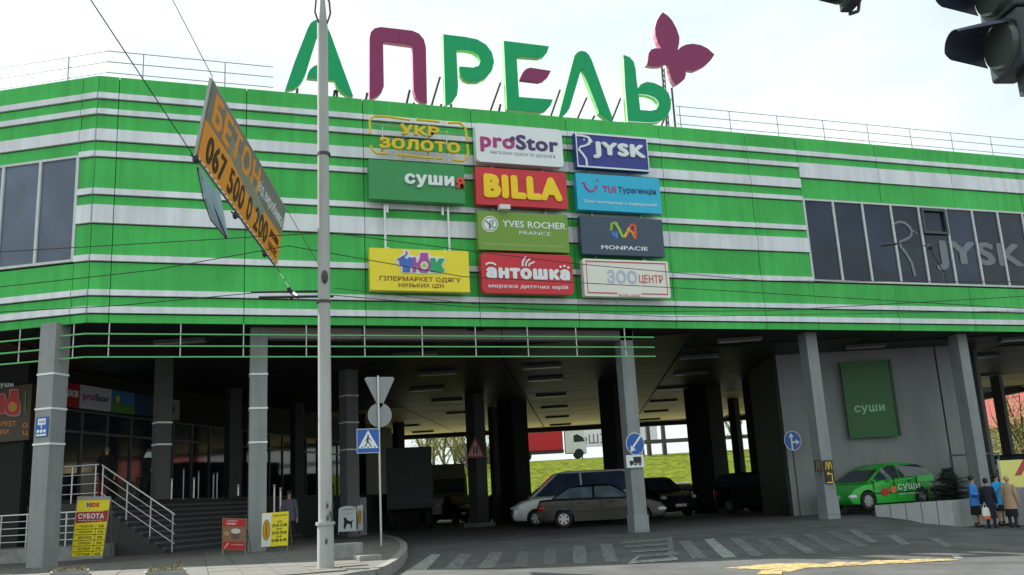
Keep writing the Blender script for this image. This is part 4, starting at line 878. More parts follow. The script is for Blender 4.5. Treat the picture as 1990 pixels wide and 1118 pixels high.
text('АРКЕТ', (lambda u, v, w: ph(-40+290*u, 865-80*v, w)), OR_, t, .03); text('ИХ', (lambda u, v, w: ph(0+150*u, 990-75*v, w)), OR_, t, .03); text('О', (lambda u, v, w: ph(350+80*u, 890-75*v, w)), OR_, t, .03); text('Ц', (lambda u, v, w: ph(355+75*u, 1010-75*v, w)), OR_, t, .03)
stroke(ph, [(430, 320), (405, 330), (400, 660), (440, 690)], 14, bm_('garment_green', (70, 150, 60)), t, 'letter_edge', .001, .02)
text('суши', (lambda u, v, w: ph(-60+270*u, 275-80*v, w)), WH, t, .03)

# ================================================================== ADVERTISING BOARDS
def aboard(name, tlp, trp, brp, blp, d, m, label, lean=.12, legs=.12, lw=.025):
    bl_ = AT(*blp, d); br_ = AT(*brp, d); tl_ = AT(*tlp, d+lean); tr_ = AT(*trp, d+lean); n_ = (br_-bl_).cross(tl_-bl_).normalized(); n_ = n_ if n_.dot(Vector(EYE)-bl_) > 0 else -n_
    t = thing(name, bl_, label, 'advertising board'); f = qmap(bl_, br_, tr_, tl_, n_); mslab(f, 0, 1, 0, 1, -.02, 0).build('panel', m, t)
    H = (tl_-bl_).length; m_ = MB()
    for u_ in (.02, .98):
        a = f(u_, 0, -.035); b = f(u_, 1.0, -.035); fd = a-(b-a).normalized()*legs; m_.tube(fd, b, .014, 6)
        bk = f(u_, 1, -.04); ft = Vector((a.x, a.y, fd.z))-Vector((n_.x, n_.y, 0))*.5; m_.tube(bk, ft, .014, 6)
    m_.build('legs', STEEL, t); return t, f
GREYB = bm_('board_backing', (150, 150, 145)); MAR = bm_('maroon', (120, 25, 30)); DKY = bm_('dark_olive', (75, 65, 20))
t, f = aboard('price_board', (151, 968), (215, 968), (199, 1082), (138, 1085), 21.5, YB, 'yellow pavement board with СУБОТА on a red band and six price rows', legs=.06)
stroke(f, [(.0, .0), (1, 0), (1, 1), (0, 1)], .03, GREYB, t, 'frame', -.001, .012, asp=.5, closed=True)
mpoly(f, [(.02, .58), (.98, .6), (.98, .79), (.02, .76)], .001, .005).build('red_band', bm_('band_red', (170, 40, 45)), t); text('СУБОТА', sub(f, .08, .88, .65, .74), WH, t, .04, .006, lift=.006)
text('ПОДАРУНКОВИЙ ДЕНЬ', sub(f, .12, .85, .765, .785), WH, t, .02, .004, lift=.006); text('ЗНИЖКИ НА ВЕСЬ ОДЯГ', sub(f, .1, .85, .61, .63), WH, t, .02, .004, lift=.006)
for i, (a, b) in enumerate((('НЕДІЛЯ', '50%'), ('ПОНЕДІЛОК', '25%'), ('ВІВТОРОК', '30%'), ('СЕРЕДА', '40%'), ('ЧЕТВЕР', '50%'), ("П'ЯТНИЦЯ", '60%'))):
    y = .50-i*.094; text(a, sub(f, .16, .58, y, y+.045), DKY, t, .02); text(b, sub(f, .74, .92, y, y+.045), DKY, t, .02); mslab(f, .03, .97, y-.028, y-.018, .001, .004).build('rule', DKY, t)
mslab(f, .66, .675, .02, .56, .001, .0035).build('rule', DKY, t)
text('НЮК', sub(f, .3, .7, .845, .925), [bm_('blot_0', (60, 90, 170)), bm_('blot_1', (210, 80, 60)), bm_('blot_1', (210, 80, 60)), bm_('blot_2', (60, 150, 70))], t, .08, .01, True)
t, f = aboard('menu_board', (432, 1007), (478, 1008), (477, 1070), (431, 1069), 21.0, bm_('cocoa', (135, 95, 70)), 'red and brown pavement board with a drinks picture, left of the second column')
mslab(f, .03, .97, .74, .97, .001, .004).build('red_top', bm_('menu_red', (175, 30, 35)), t); mslab(f, .03, .97, .03, .26, .001, .004).build('red_foot', bm_('menu_red', (175, 30, 35)), t)
text('КАВА', sub(f, .2, .6, .80, .86), WH, t, .02, .006); text('свіжа', sub(f, .2, .65, .9, .94), WH, t, 0, .006); mdisc(f, .58, .6, .2, .08, .001, .006, 14).build('umbrella', bm_('cup_white', (200, 195, 185)), t); mslab(f, .42, .72, .36, .5, .001, .005).build('cup', bm_('cup_brown', (95, 75, 60)), t); mdisc(f, .2, .52, .13, .07, .001, .005, 12).build('saucer', bm_('cup_tan', (165, 130, 100)), t)
mpoly(f, [(.08, .06), (.14, .05), (.3, .2), (.24, .23)], .005, .008).build('pink_stick', bm_('pink', (225, 140, 150)), t); text('з собою', sub(f, .4, .9, .16, .2), WH, t, 0, .006)
t, f = aboard('currency_board', (509, 998), (561, 994), (559, 1060), (507, 1064), 21.7, YB, 'yellow and white exchange rate board, right of the second column', legs=.18)
mslab(f, .02, .36, .02, .98, .001, .004).build('white_field', WH, t); mdisc(f, .19, .5, .13, .3, .004, .008, 24).build('oval', bm_('amber2', (225, 165, 20)), t); stroke(f, [(.19+.13*math.cos(i*.4189), .5+.3*math.sin(i*.4189)) for i in range(15)], .02, DKY, t, 'oval_ring', .004, .009, closed=True)
text('ОБМІН', (lambda u, v, w: f(.24-.1*v, .28+.44*u, w)), DKY, t, .02, .01)
text('ОБМІН ВАЛЮТ', sub(f, .40, .96, .88, .93), bm_('green_text', (90, 120, 20)), t, .02)
for i, (a, b) in enumerate((('USD', '27.65 27.85'), ('EUR', '29.30 29.60'), ('RUR', '0.48 0.49'))): text(a, sub(f, .58, .78, .70-i*.22, .75-i*.22), DKY, t, .02); text(b, sub(f, .40, .95, .57-i*.22, .66-i*.22), BLACK, t, .04)
t, f = aboard('white_board', (658, 989), (692, 987), (692, 1032), (657, 1034), 28.6, WH, 'white round topped board with a black dog drawing, behind the tall pole', legs=.1)
mdisc(f, .5, .98, .48, .12, -.019, 0, 20).build('round_top', WH, t); mpoly(f, [(.3, .25), (.33, .45), (.28, .58), (.4, .62), (.5, .5), (.68, .42), (.85, .5), (.78, .38), (.75, .12), (.7, .12), (.68, .3), (.5, .34), (.38, .1), (.33, .1)], .001, .006).build('dog_drawing', BLACK, t); text('ЗООМАГАЗИН', sub(f, .2, .8, .75, .8), GRT, t, 0); text('для тварин', sub(f, .25, .75, .9, .95), GRT, t, 0)
t, f = aboard('narrow_board', (693, 984), (705, 981), (705, 1030), (693, 1033), 29.0, WH, 'narrow white board with an orange oval beside the round topped board', legs=.08); mdisc(f, .5, .55, .3, .3, .001, .005, 14).build('oval', bm_('amber2', (225, 165, 20)), t)
p = AT(702, 1036, 31.5); m_ = MB(); m_.rbox((p.x, p.y, .15), .28, .3, 1.25, .3); tag(m_.build('utility_box', GREYC), 'grey upright utility cabinet behind the narrow board', 'cabinet')

# ================================================================== ROAD SIGNS
GREYS = C_('sign_back_grey', (.26, .27, .28), rough=.45, metal=.2, var=.06)
sb = GZ(741, 1062, .15); t = thing('road_sign_post', sb, 'thin post with a grey backed triangle, a grey disc and a blue crossing sign', 'road sign')
tp = WY(738, 732, sb.y); MB().tube(sb, (sb.x, sb.y, tp.z+.02), .028, 10).build('post', STEEL, t)
def camf(px, py, y, r): c = WY(px, py, y); return lambda u, v, w: Vector((c.x+u*r, y-w, c.z+v*r))
f = camf(738, 765, sb.y+.05, 1.0); w_ = WY(767, 735, sb.y+.05).x-WY(709, 735, sb.y+.05).x; zt = WY(738, 733, sb.y+.05).z; zb_ = WY(738, 792, sb.y+.05).z; c0 = WY(738, 765, sb.y+.05)
mpoly(f, [(-.04, zb_-c0.z), (.04, zb_-c0.z), (w_/2, zt-c0.z-.05), (w_/2-.04, zt-c0.z), (-w_/2+.04, zt-c0.z), (-w_/2, zt-c0.z-.05)], 0, .006).build('triangle_back', GREYS, t)
f = camf(738, 807, sb.y+.05, 1.0); mdisc(f, 0, 0, .30, .30, 0, .006, 32).build('disc_back', GREYS, t)
f = ymap((693, 834), (738, 880), sb.y-.05); mslab(f, 0, 1, 0, 1, -.006, 0).build('plate', WH, t); mslab(f, .02, .98, .02, .98, 0, .002).build('blue_field', BLUE, t)
mpoly(f, [(.06, .2), (.94, .2), (.5, .94)], .002, .004).build('white_triangle', WH, t)
def walker(f, t, m=BLACK):
    mdisc(f, .5, .72, .035, .035, .004, .006, 10).build('walker_head', m, t); stroke(f, [(.5, .68), (.47, .48)], .075, m, t, 'walker_body', .004, .006); stroke(f, [(.5, .66), (.42, .56), (.38, .46)], .03, m, t, 'walker_arm', .0045, .0065); stroke(f, [(.5, .66), (.58, .56), (.64, .5)], .03, m, t, 'walker_arm', .0045, .0065)
    stroke(f, [(.47, .5), (.42, .37), (.33, .25)], .045, m, t, 'walker_leg', .0042, .0062); stroke(f, [(.47, .5), (.56, .38), (.64, .25)], .045, m, t, 'walker_leg', .0042, .0062)
    for u_ in (.2, .46, .76): mslab(f, u_, u_+.06, .22, .27, .004, .006).build('stripe', m, t)
walker(f, t)
# warning triangle on the inner column
p = AT(924, 872, 39.3); yv = p.y; t = thing('warning_sign', p, 'red edged triangular two way traffic sign on an inner column', 'road sign'); f = ymap((904, 850), (943, 889), yv-.1)
mpoly(f, [(0, 0), (1, 0), (.5, 1)], -.01, 0).build('red_border', bm_('warn_red', (170, 50, 45)), t); mpoly(f, [(.14, .1), (.86, .1), (.5, .82)], 0, .004).build('pink_field', bm_('warn_pink', (200, 160, 150)), t)
for u_, s_ in ((.42, 1), (.58, -1)): mslab(f, u_-.04, u_+.04, .18, .55, .004, .008).build('arrow', BLACK, t)
# blue mandatory arrow and lorry plate on the front column
f = ymap((1215, 841.5), (1254, 884), 23.93); t = thing('arrow_sign', f(.5, 0, 0), 'round blue sign with a white arrow pointing down left, on the front column', 'road sign')
mdisc(f, .5, .5, .5, .5, -.01, 0, 36).build('rim', WH, t); mdisc(f, .5, .5, .47, .47, 0, .003, 36).build('blue_disc', BLUE, t); stroke(f, [(.82, .85), (.36, .36)], .09, WH, t, 'arrow_shaft', .003, .006); mpoly(f, [(.2, .14), (.24, .44), (.50, .24)], .003, .006).build('arrow_head', WH, t)
f = ymap((1216.5, 885), (1252.5, 908), 23.93); t = thing('lorry_plate', f(.5, 0, 0), 'small white plate with a black lorry, below the round blue arrow sign', 'road sign'); mslab(f, 0, 1, 0, 1, -.01, 0).build('plate', WH, t)
mslab(f, .4, .85, .35, .85, 0, .004).build('lorry_box', BLACK, t); mslab(f, .18, .38, .3, .55, 0, .004).build('lorry_cab', BLACK, t); mslab(f, .18, .85, .24, .31, 0, .004).build('lorry_frame', BLACK, t)
for u_ in (.27, .5, .76): mdisc(f, u_, .22, .045, .08, 0, .0045, 10).build('lorry_wheel', BLACK, t)
# blue straight or right sign at the corner of the grey wall
q = AT(1540, 856, 31.8); yv = q.y; f = ymap((1522, 838), (1559, 875), yv); t = thing('arrow_sign', (q.x, q.y, 0), 'round blue sign with arrows straight on and right, at the corner of the grey wall', 'road sign')
mdisc(f, .5, .5, .5, .5, -.01, 0, 36).build('rim', WH, t); mdisc(f, .5, .5, .47, .47, 0, .003, 36).build('blue_disc', BLUE, t); stroke(f, [(.43, .04), (.43, .75)], .08, WH, t, 'arrow_shaft', .003, .006); mpoly(f, [(.28, .68), (.58, .68), (.43, .9)], .004, .007).build('arrow_head', WH, t); stroke(f, [(.44, .42), (.72, .42)], .08, WH, t, 'arrow_shaft', .0035, .0065); mpoly(f, [(.68, .28), (.68, .56), (.9, .42)], .004, .007).build('arrow_head', WH, t)
MB().tube((q.x, q.y+.05, 0), (q.x, q.y+.05, q.z+.3), .025, 8).build('post', GREYD, t)
# parking sign on the first column
cpos = Vector((-3.22, 23.95, 0)); an = math.radians(-36); nx = Vector((math.cos(an-math.pi/2), math.sin(an-math.pi/2), 0)); tx_ = Vector((math.cos(an), math.sin(an), 0)); fr = cpos+nx*.255
fz = lambda u, v, w: fr+tx_*(-.17+.34*u)+Vector((0, 0, 3.05+.45*v))+nx*w
t = thing('parking_notice', fz(.5, 0, 0), 'small blue and white notice plate fixed to the first column', 'sign'); mslab(fz, 0, 1, 0, 1, -.01, .0).build('plate', BLUE, t); mslab(fz, .18, .82, .6, .92, 0, .004).build('white_box', WH, t); text('TAXI', sub(fz, .28, .74, .7, .82), NAVY, t, .02, .003, lift=.005); mslab(fz, .46, .54, .42, .6, 0, .004).build('stem', WH, t)
for u_ in (.22, .5, .78): mdisc(fz, u_, .28, .12, .09, 0, .004, 12).build('dot', WH, t)
mslab(fz, .08, .92, .04, .13, 0, .004).build('base_line', WH, t)
# golden arches plates on the fourth column
def arches(f, t, m, w0=.001):
    for s_ in (-1, 1): stroke(f, [(.5+s_*.02, .1), (.5+s_*.06, .5), (.5+s_*.14, .82), (.5+s_*.22, .88), (.5+s_*.32, .7), (.5+s_*.40, .1)], .09, m, t, 'arch', w0+.001*(s_+1), w0+.006)
GOLD = bm_('gold', (235, 195, 40)); BRB = bm_('brown_black', (28, 24, 16))
f = ymap((1600, 895), (1623, 939), 23.94); t = thing('restaurant_plate', f(.5, 0, 0), 'black plate with a yellow M and a turning arrow on the fourth column', 'sign'); mslab(f, 0, 1, 0, 1, -.02, 0).build('plate', BRB, t); arches(sub(f, .08, .92, .56, .98), t, GOLD)
stroke(f, [(.75, .1), (.75, .42), (.35, .42)], .10, GOLD, t, 'arrow', .001, .006, asp=2); mpoly(f, [(.42, .33), (.42, .51), (.18, .42)], .002, .007).build('arrow_head', GOLD, t); mslab(f, .1, .9, .02, .06, .001, .004).build('line', GOLD, t)
f = lambda u, v, w: Vector((18.02-w, 24.45-.5*u, 2.02+.6*v)); t = thing('restaurant_plate', f(.5, 0, 0), 'dim black plate with a dull M on the side of the fourth column', 'sign')
f = ymap((1583, 894), (1599.5, 917), 24.0); mslab(f, 0, 1, 0, 1, -.03, 0).build('plate', BRB, t); arches(f, t, bm_('dull_gold', (110, 95, 40)))
# green poster on the grey wall
def wallf(px, py, w=0):
    n_ = -D2; r = Vector(ray(px, py)); e = Vector(EYE); a = Vector((w0.x, w0.y, 0)); k_ = (a-e).dot(n_)/r.dot(n_); return e+r*k_+n_*w
A_, B_, Cc, D_ = wallf(1650, 852), wallf(1749, 848), wallf(1729, 700), wallf(1631, 704)
A_.z = B_.z = (A_.z+B_.z)/2; D_.z = Cc.z = (D_.z+Cc.z)/2; ux = (A_.x+D_.x)/2
def along(x): return A_+(B_-A_)*((x-A_.x)/(B_.x-A_.x))
xl = (A_.x+D_.x)/2; xr = (B_.x+Cc.x)/2; a1 = along(xl); b1 = along(xr)
f = qmap(a1, b1, Vector((b1.x, b1.y, Cc.z)), Vector((a1.x, a1.y, D_.z)), -D2)
t = thing('green_poster', a1, 'large dark green poster with pale lettering on the grey wall', 'poster'); mslab(f, 0, 1, 0, 1, 0, .10).build('panel', bm_('poster_green', (20, 92, 30)), t); mslab(f, .955, 1.0, 0, 1, .1, .13).build('edge', bm_('poster_edge', (12, 35, 20)), t)
text('суши', (lambda u, v, w: f(.16+.6*u, .30+.12*v, w+.1)), bm_('poster_text', (140, 190, 150)), t, .03)
# retaining wall, slabs
W0 = AT(1700, 988, 29.9); W1 = AT(1853, 990, 28.9); W0.z = W1.z = 0; W2 = W1+Vector((3.2, .3, 0)); RW = C_('wall_slab', (.42, .42, .43), rough=.7, var=.1, scale=2, streak=.15)
tw = thing('retaining_wall', W1, 'low wall of pale stone slabs beside the green car, growing taller to the right', 'wall')
def slabs(a, b, n_, z0a, z0b, z1a, z1b):
    d = (b-a).normalized(); q = Vector((-d.y, d.x, 0))
    q = q if q.x+q.y > 0 else -q
    for i in range(n_):
        u0 = i/n_; u1 = (i+1)/n_; p0 = a.lerp(b, u0+.004); p1 = a.lerp(b, u1-.004); m_ = MB(); pr = random.uniform(0, .012)
        m_.hexa([p0-q*pr+Vector((0, 0, -1.0)), p1-q*pr+Vector((0, 0, -1.0)), p1+q*.3+Vector((0, 0, -1.0)), p0+q*.3+Vector((0, 0, -1.0)), p0-q*pr+Vector((0, 0, z1a+(z1b-z1a)*u0)), p1-q*pr+Vector((0, 0, z1a+(z1b-z1a)*u1)), p1+q*.3+Vector((0, 0, z1a+(z1b-z1a)*u1)), p0+q*.3+Vector((0, 0, z1a+(z1b-z1a)*u0))]); m_.build('wall_slab', RW, tw)
slabs(W0, W1, 5, 0, -.5, .27, .33); slabs(W1, W2, 4, -.5, -.6, .32, .34)
TER = MB(); TER.prism([Vector((W0.x+.1, W0.y+.1, .10)), Vector((W1.x+.15, W1.y+.2, .10)), Vector((W2.x, W2.y+.2, .10)), Vector((33, W2.y+.2, .10)), Vector((40, 40, .10)), Vector((30, 40, .10)), Vector((W0.x+2, 33, .10))], (0, 0, -.9)); struct('terrace', TER, PAVE)
slabs(Vector((24.35, 23.2, 0)), Vector((25.2, 19.5, 0)), 4, -.6, -.6, .58, .60)
t = thing('yellow_banner', WY(1955, 945, 23.8), 'pale yellow banner with a diagonal red stripe at the right edge', 'banner'); f = lambda u, v, w: Vector((24.95+3.4*u, 24.0-w, .60+.88*v)); mslab(f, 0, 1, 0, 1, -.03, 0).build('sheet', bm_('banner_yellow', (228, 218, 120)), t)
mpoly(f, [(.16, .42), (.24, .42), (.40, 1), (.30, 1)], .001, .004).build('red_stripe', bm_('banner_red', (175, 60, 50)), t); mdisc(f, .5, .7, .04, .06, .001, .004, 10).build('blue_spot', BLUE, t)
for u_ in (0, .5, 1): MB().tube(f(u_, -1.2, -.06), f(u_, 1.05, -.06), .03, 8).build('post', STEEL, t)
gt = thing('gate_frame', (24.6, 25.2, 0), 'pale green tubular gate frame behind the people', 'gate'); m_ = MB(); m_.path([Vector((24.3, 25.4, .1)), Vector((24.3, 25.4, 1.75)), Vector((26.2, 25.2, 1.75)), Vector((26.2, 25.2, .1))], .03, 6); m_.path([Vector((24.3, 25.4, 1.0)), Vector((26.2, 25.2, 1.0))], .02, 6); m_.build('frame', C_('gate_green', (.10, .17, .15), rough=.5), gt)
# ================================================================== VEHICLES
TYRE = C_('tyre', (.015, .015, .016), rough=.85); RIM = C_('alloy_rim', (.55, .55, .56), rough=.3, metal=.8); CARGL = C_('car_glass', (.03, .04, .055), rough=.05, spec=.8)
TAIL = C_('tail_lamp', (.45, .01, .015), rough=.2); HEAD = C_('head_lamp', (.7, .72, .75), rough=.12); TRIM = C_('car_trim', (.02, .02, .022), rough=.5)
def paint(name, col, metal=.35): return C_(name, col, rough=.28, metal=metal, var=.04, scale=1)
def car(name, loc, rz, label, m, side, roof, L, W, axles, wr_=.31, group=None, spokes=6, lights=True, cat='car', rail=None, cabm=None, glm=None):
    """side: upper outline of the lower body from tail to nose [(x, z)...]; roof: greenhouse outline [(x, z)...] from rear belt to front belt"""
    t = thing(name, loc, label, cat, group, rz)
    zb_ = .22; lo = []
    x0, x1 = side[0][0], side[-1][0]
    bottom = [(x1-.02, zb_+.1), (x1-.12, zb_)]
    for ax_ in sorted(axles, reverse=True):
        R = wr_+.06; a0 = math.asin(max(-1, min(1, (zb_-wr_)/R)))
        for i in range(9):
            a = a0+(math.pi-2*a0)*i/8; bottom.append((ax_+R*math.cos(a), wr_+R*math.sin(a)))
    bottom += [(x0+.12, zb_), (x0+.02, zb_+.1)]
    out = side+bottom; n_ = len(out); cx = (x0+x1)/2
    def taper(x): return 1-.16*abs((x-cx)/(L/2))**4
    area = sum(out[i][0]*out[(i+1) % n_][1]-out[(i+1) % n_][0]*out[i][1] for i in range(n_)); sg = 1 if area > 0 else -1
    nr = []
    for i in range(n_):
        a = Vector(out[i-1]); b = Vector(out[(i+1) % n_]); d = (b-a).normalized(); nr.append(Vector((-d.y, d.x))*sg)
    rings = []
    for yf, ins in ((-1, .09), (-.985, .035), (-.94, 0), (0, 0), (.94, 0), (.985, .035), (1, .09)):
        rings.append([(out[i][0]+nr[i].x*ins*(0 if i >= len(side)+2 and i < n_-2 else 1), yf*W/2*taper(out[i][0])*(1 if abs(yf) < .95 else 1), out[i][1]+nr[i].y*ins*(0 if i >= len(side)+2 and i < n_-2 else 1)) for i in range(n_)])
    b = MB().loft(rings).build('body', m, t, world=False, smooth_=True)
    def wid(z): z0 = roof[0][1]; z1 = max(p[1] for p in roof); return W/2-.06-(W/2*.26)*max(0, (z-z0)/(z1-z0))
    zb0 = min(roof[0][1], roof[-1][1])-.06; ro = [(roof[0][0]+.02, zb0)]+roof+[(roof[-1][0]-.02, zb0)]
    rings = []
    for yf, ins in ((-1, .03), (-.93, 0), (.93, 0), (1, .03)): rings.append([(x, yf*wid(z), z-(ins if z > zb0+.12 else 0)) for x, z in ro])
    glm = glm or CARGL; MB().loft(rings).build('cabin', cabm or m, t, world=False, smooth_=True)
    # glass
    zt_ = max(p[1] for p in roof); c_ = Vector((sum(p[0] for p in roof)/len(roof), (zb0+zt_)/2))
    pts = [(c_.x+(x-c_.x)*.93, min(z, zt_-.09) if z > c_.y else z+.03) for x, z in roof]
    for s_ in (-1, 1):
        xs = sorted(p[0] for p in pts); mid = (xs[0]+xs[-1])/2+.05
        for part in (0, 1):
            bm = bmesh.new(); vs = [bm.verts.new((x, 0, z)) for x, z in pts]; bm.faces.new(vs)
            bmesh.ops.bisect_plane(bm, geom=bm.verts[:]+bm.edges[:]+bm.faces[:], plane_co=(mid-.04 if part == 0 else mid+.04, 0, 0), plane_no=(1 if part == 0 else -1, 0, 0), clear_outer=True)
            bm.verts.index_update(); V = [(v.co.x, s_*(wid(v.co.z)+.006), v.co.z) for v in bm.verts]; Fc = [tuple(v.index for v in f.verts) for f in bm.faces]; bm.free()
            MB().add(V, Fc).build('side_window', glm, t, world=False, fix=False)
    for (a, b_) in ((roof[0], roof[1]), (roof[-1], roof[-2])):
        A1 = Vector((a[0], a[1])); B1 = Vector((b_[0], b_[1])); d = (B1-A1); nn_ = Vector((-d.y, d.x)).normalized(); nn_ = nn_ if nn_.dot(A1-Vector((c_.x, c_.y))) > 0 else -nn_
        p = A1+d*.08+nn_*.012; q = A1+d*.92+nn_*.012; wa = wid(p.y)*.9; wb = wid(q.y)*.88
        MB().add([(p.x, -wa, p.y), (p.x, wa, p.y), (q.x, wb, q.y), (q.x, -wb, q.y)], [(0, 1, 2, 3)]).build('windscreen' if a is roof[-1] else 'rear_window', CARGL, t, world=False, fix=False)
    for ax_ in axles:
        for s_ in (-1, 1):
            y = s_*(W/2*taper(ax_)-.11); m_ = MB(); ring = []
            for yy, rr in ((-.1, wr_-.05), (-.095, wr_-.01), (-.06, wr_), (.06, wr_), (.095, wr_-.01), (.1, wr_-.05), (.1, wr_*.62), (.06, wr_*.60)):
                ring.append([(ax_+rr*math.cos(2*math.pi*i/24), y+s_*yy, wr_+rr*math.sin(2*math.pi*i/24)) for i in range(24)])
            w_ = m_.loft(ring, cap=True).build('wheel', TYRE, t, world=False, smooth_=True)
            m_ = MB(); yo = y+s_*.085
            for i in range(spokes):
                a = 2*math.pi*i/spokes; d = Vector((math.cos(a), 0, math.sin(a))); q = Vector((-math.sin(a), 0, math.cos(a))); c = Vector((ax_, yo, wr_)); k_ = .16*wr_
                m_.hexa([c+q*k_*.6-Vector((0, .01, 0)), c-q*k_*.6-Vector((0, .01, 0)), c+d*wr_*.6-q*k_-Vector((0, .01, 0)), c+d*wr_*.6+q*k_-Vector((0, .01, 0)), c+q*k_*.6+Vector((0, .01, 0)), c-q*k_*.6+Vector((0, .01, 0)), c+d*wr_*.6-q*k_+Vector((0, .01, 0)), c+d*wr_*.6+q*k_+Vector((0, .01, 0))])
            m_.tube((ax_, yo-.012, wr_), (ax_, yo+.014, wr_), wr_*.16, 12); rg = [[(ax_+rr*math.cos(2*math.pi*i/24), yo+d_, wr_+rr*math.sin(2*math.pi*i/24)) for i in range(24)] for rr, d_ in ((wr_*.56, -.01), (wr_*.64, -.01), (wr_*.64, .012), (wr_*.56, .012), (wr_*.56, -.01))]; m_.loft(rg, cap=False)
            m_.build('rim', RIM, w_, world=False)
    if lights:
        for s_ in (-1, 1):
            zt2 = side[1][1]
            m_ = MB(); y0 = s_*W/2*.80; m_.ball((x0+.13, y0, zt2-.10), .15, .10, .12, 10, 7); m_.build('tail_lamp', TAIL, t, world=False, smooth_=True)
            m_ = MB(); m_.ball((x1-.17, y0*.98, side[-2][1]-.05), .2, .12, .085, 10, 7); m_.build('headlight', HEAD, t, world=False, smooth_=True)
            m_ = MB(); m_.ball((roof[-1][0]-.12, s_*(W/2+.06), roof[-1][1]+.05), .07, .08, .06, 8, 6); m_.build('mirror', m, t, world=False, smooth_=True)
            for hx in (cx-.75, cx+.35): m_ = MB(); m_.box(hx-.09, hx+.09, s_*W/2*.975-.02, s_*W/2*.975+.03, roof[0][1]-.16, roof[0][1]-.13); m_.build('door_handle', TRIM, t, world=False)
            for hx in (cx-1.05, cx+.02, cx+.98):
                m_ = MB(); m_.box(hx-.006, hx+.006, s_*W/2*.94 if s_ > 0 else -W/2*1.003, s_*W/2*.94 if s_ < 0 else W/2*1.003, .34, roof[0][1]-.05); m_.build('door_seam', TRIM, t, world=False)
            m_ = MB(); m_.box(cx-1.3, cx+1.3, min(s_*W/2*.95, s_*W/2*1.006), max(s_*W/2*.95, s_*W/2*1.006), .52, .56); m_.build('side_moulding', TRIM, t, world=False)
    for xx, s_ in ((x0, -1), (x1, 1)): m_ = MB(); m_.box(min(xx, xx+s_*.012)-.0, max(xx, xx+s_*.012)+.0, -.26, .26, .42, .53); m_.build('number_plate', PAINTW, t, world=False)
    return t
SED = dict(side=[(-2.22, .45), (-2.2, .80), (-2.12, .98), (-1.6, 1.0), (1.0, .96), (1.7, .86), (2.1, .72), (2.22, .55), (2.24, .42)], roof=[(-1.72, .98), (-1.15, 1.34), (-.8, 1.43), (.1, 1.45), (.45, 1.40), (1.15, .94)], L=4.5, W=1.74)
VAN = dict(side=[(-2.4, .45), (-2.42, 1.1), (-2.35, 1.2), (0, 1.15), (1.5, 1.1), (2.1, .95), (2.4, .75), (2.45, .45)], roof=[(-2.36, 1.18), (-2.24, 1.9), (-2.0, 2.02), (.2, 2.04), (.7, 1.97), (1.75, 1.08)], L=4.9, W=1.9)
HAT = dict(side=[(-1.93, .42), (-1.98, .72), (-1.95, 1.0), (-1.7, 1.08), (.6, .95), (1.35, .84), (1.75, .70), (1.95, .52), (1.97, .40)], roof=[(-1.93, 1.06), (-1.72, 1.30), (-1.45, 1.43), (-1.0, 1.50), (-.4, 1.52), (.05, 1.47), (.42, 1.34), (1.2, .90)], L=3.95, W=1.68)
SUV = dict(side=[(-2.15, .5), (-2.2, .95), (-2.1, 1.12), (-1.6, 1.12), (.9, 1.08), (1.6, 1.0), (2.1, .85), (2.2, .5)], roof=[(-2.05, 1.1), (-1.85, 1.6), (-1.5, 1.68), (.1, 1.68), (.45, 1.6), (1.05, 1.06)], L=4.4, W=1.82)
YAW = math.radians(-19.0)       # a car seen side-on points along the camera's right
def put(px, py_base, d): p = AT(px, py_base, d); return Vector((p.x, p.y, gz(p.x, p.y)))
silver = paint('silver_paint', (.045, .041, .037), .4); 
car('parked_car', put(1168, 1020, 32.6), YAW-.02, 'grey brown saloon car facing right, partly behind the tiled front column', silver, axles=[-1.32, 1.36], cabm=paint('black_paint', (.012, .013, .016), .2), glm=C_('daylit_car_glass', (.13, .19, .23), rough=.12, spec=.6, var=.5, scale=1.2), **SED)  # side glass painted pale for the daylight seen through it
car('minivan', put(1116, 1015, 36.4), YAW+math.pi+.05, 'silver minivan facing left, behind the grey saloon car', paint('pale_silver', (.6, .61, .63), .2), axles=[-1.5, 1.55], cat='van', glm=C_('blue_car_glass', (.045, .06, .11), rough=.15, spec=.6, var=.4, scale=.8), **VAN)
blackp = paint('black_paint', (.012, .013, .016), .2); darkp = paint('dark_blue_paint', (.02, .025, .04), .2)
v_ = dict(SUV); car('parked_car', put(1120, 1012, 42.5), YAW+math.pi+.1, 'black tall car mostly hidden behind the silver minivan', blackp, axles=[-1.3, 1.35], **SUV)
car('parked_car', put(1274, 1000, 40), YAW-1.2, 'dark estate car right of the tiled front column, headlights towards the viewer', blackp, axles=[-1.3, 1.35], **SUV)
car('moving_car', put(1325, 990, 56), YAW+1.45, 'dark hatchback seen from behind with a glowing red lamp, under the rear opening', blackp, axles=[-1.2, 1.25], **HAT)
car('parked_car', put(1425, 990, 44), YAW-1.1, 'dark car in deep shade between two dark columns on the right', darkp, axles=[-1.32, 1.36], **SED)
car('parked_car', put(1490, 985, 39), YAW-.9, 'dark estate car in deep shade beside the grey wall', blackp, axles=[-1.3, 1.35], **SUV)
car('parked_car', put(1005, 1005, 46), YAW-.6, 'dark car behind the nose of the silver minivan', darkp, axles=[-1.32, 1.36], **SED)
car('parked_car', put(790, 1010, 52), YAW-.4, 'very dark saloon in the deep shade behind the sign post', darkp, axles=[-1.32, 1.36], **SED)
car('parked_car', put(885, 1000, 48), YAW-1.0, 'dark saloon with pale lamps left of the inner column', blackp, axles=[-1.32, 1.36], **SED)
car('parked_car', put(740, 1000, 44), YAW+1.7, 'dark hatchback behind the blue crossing sign', darkp, axles=[-1.2, 1.25], **HAT)
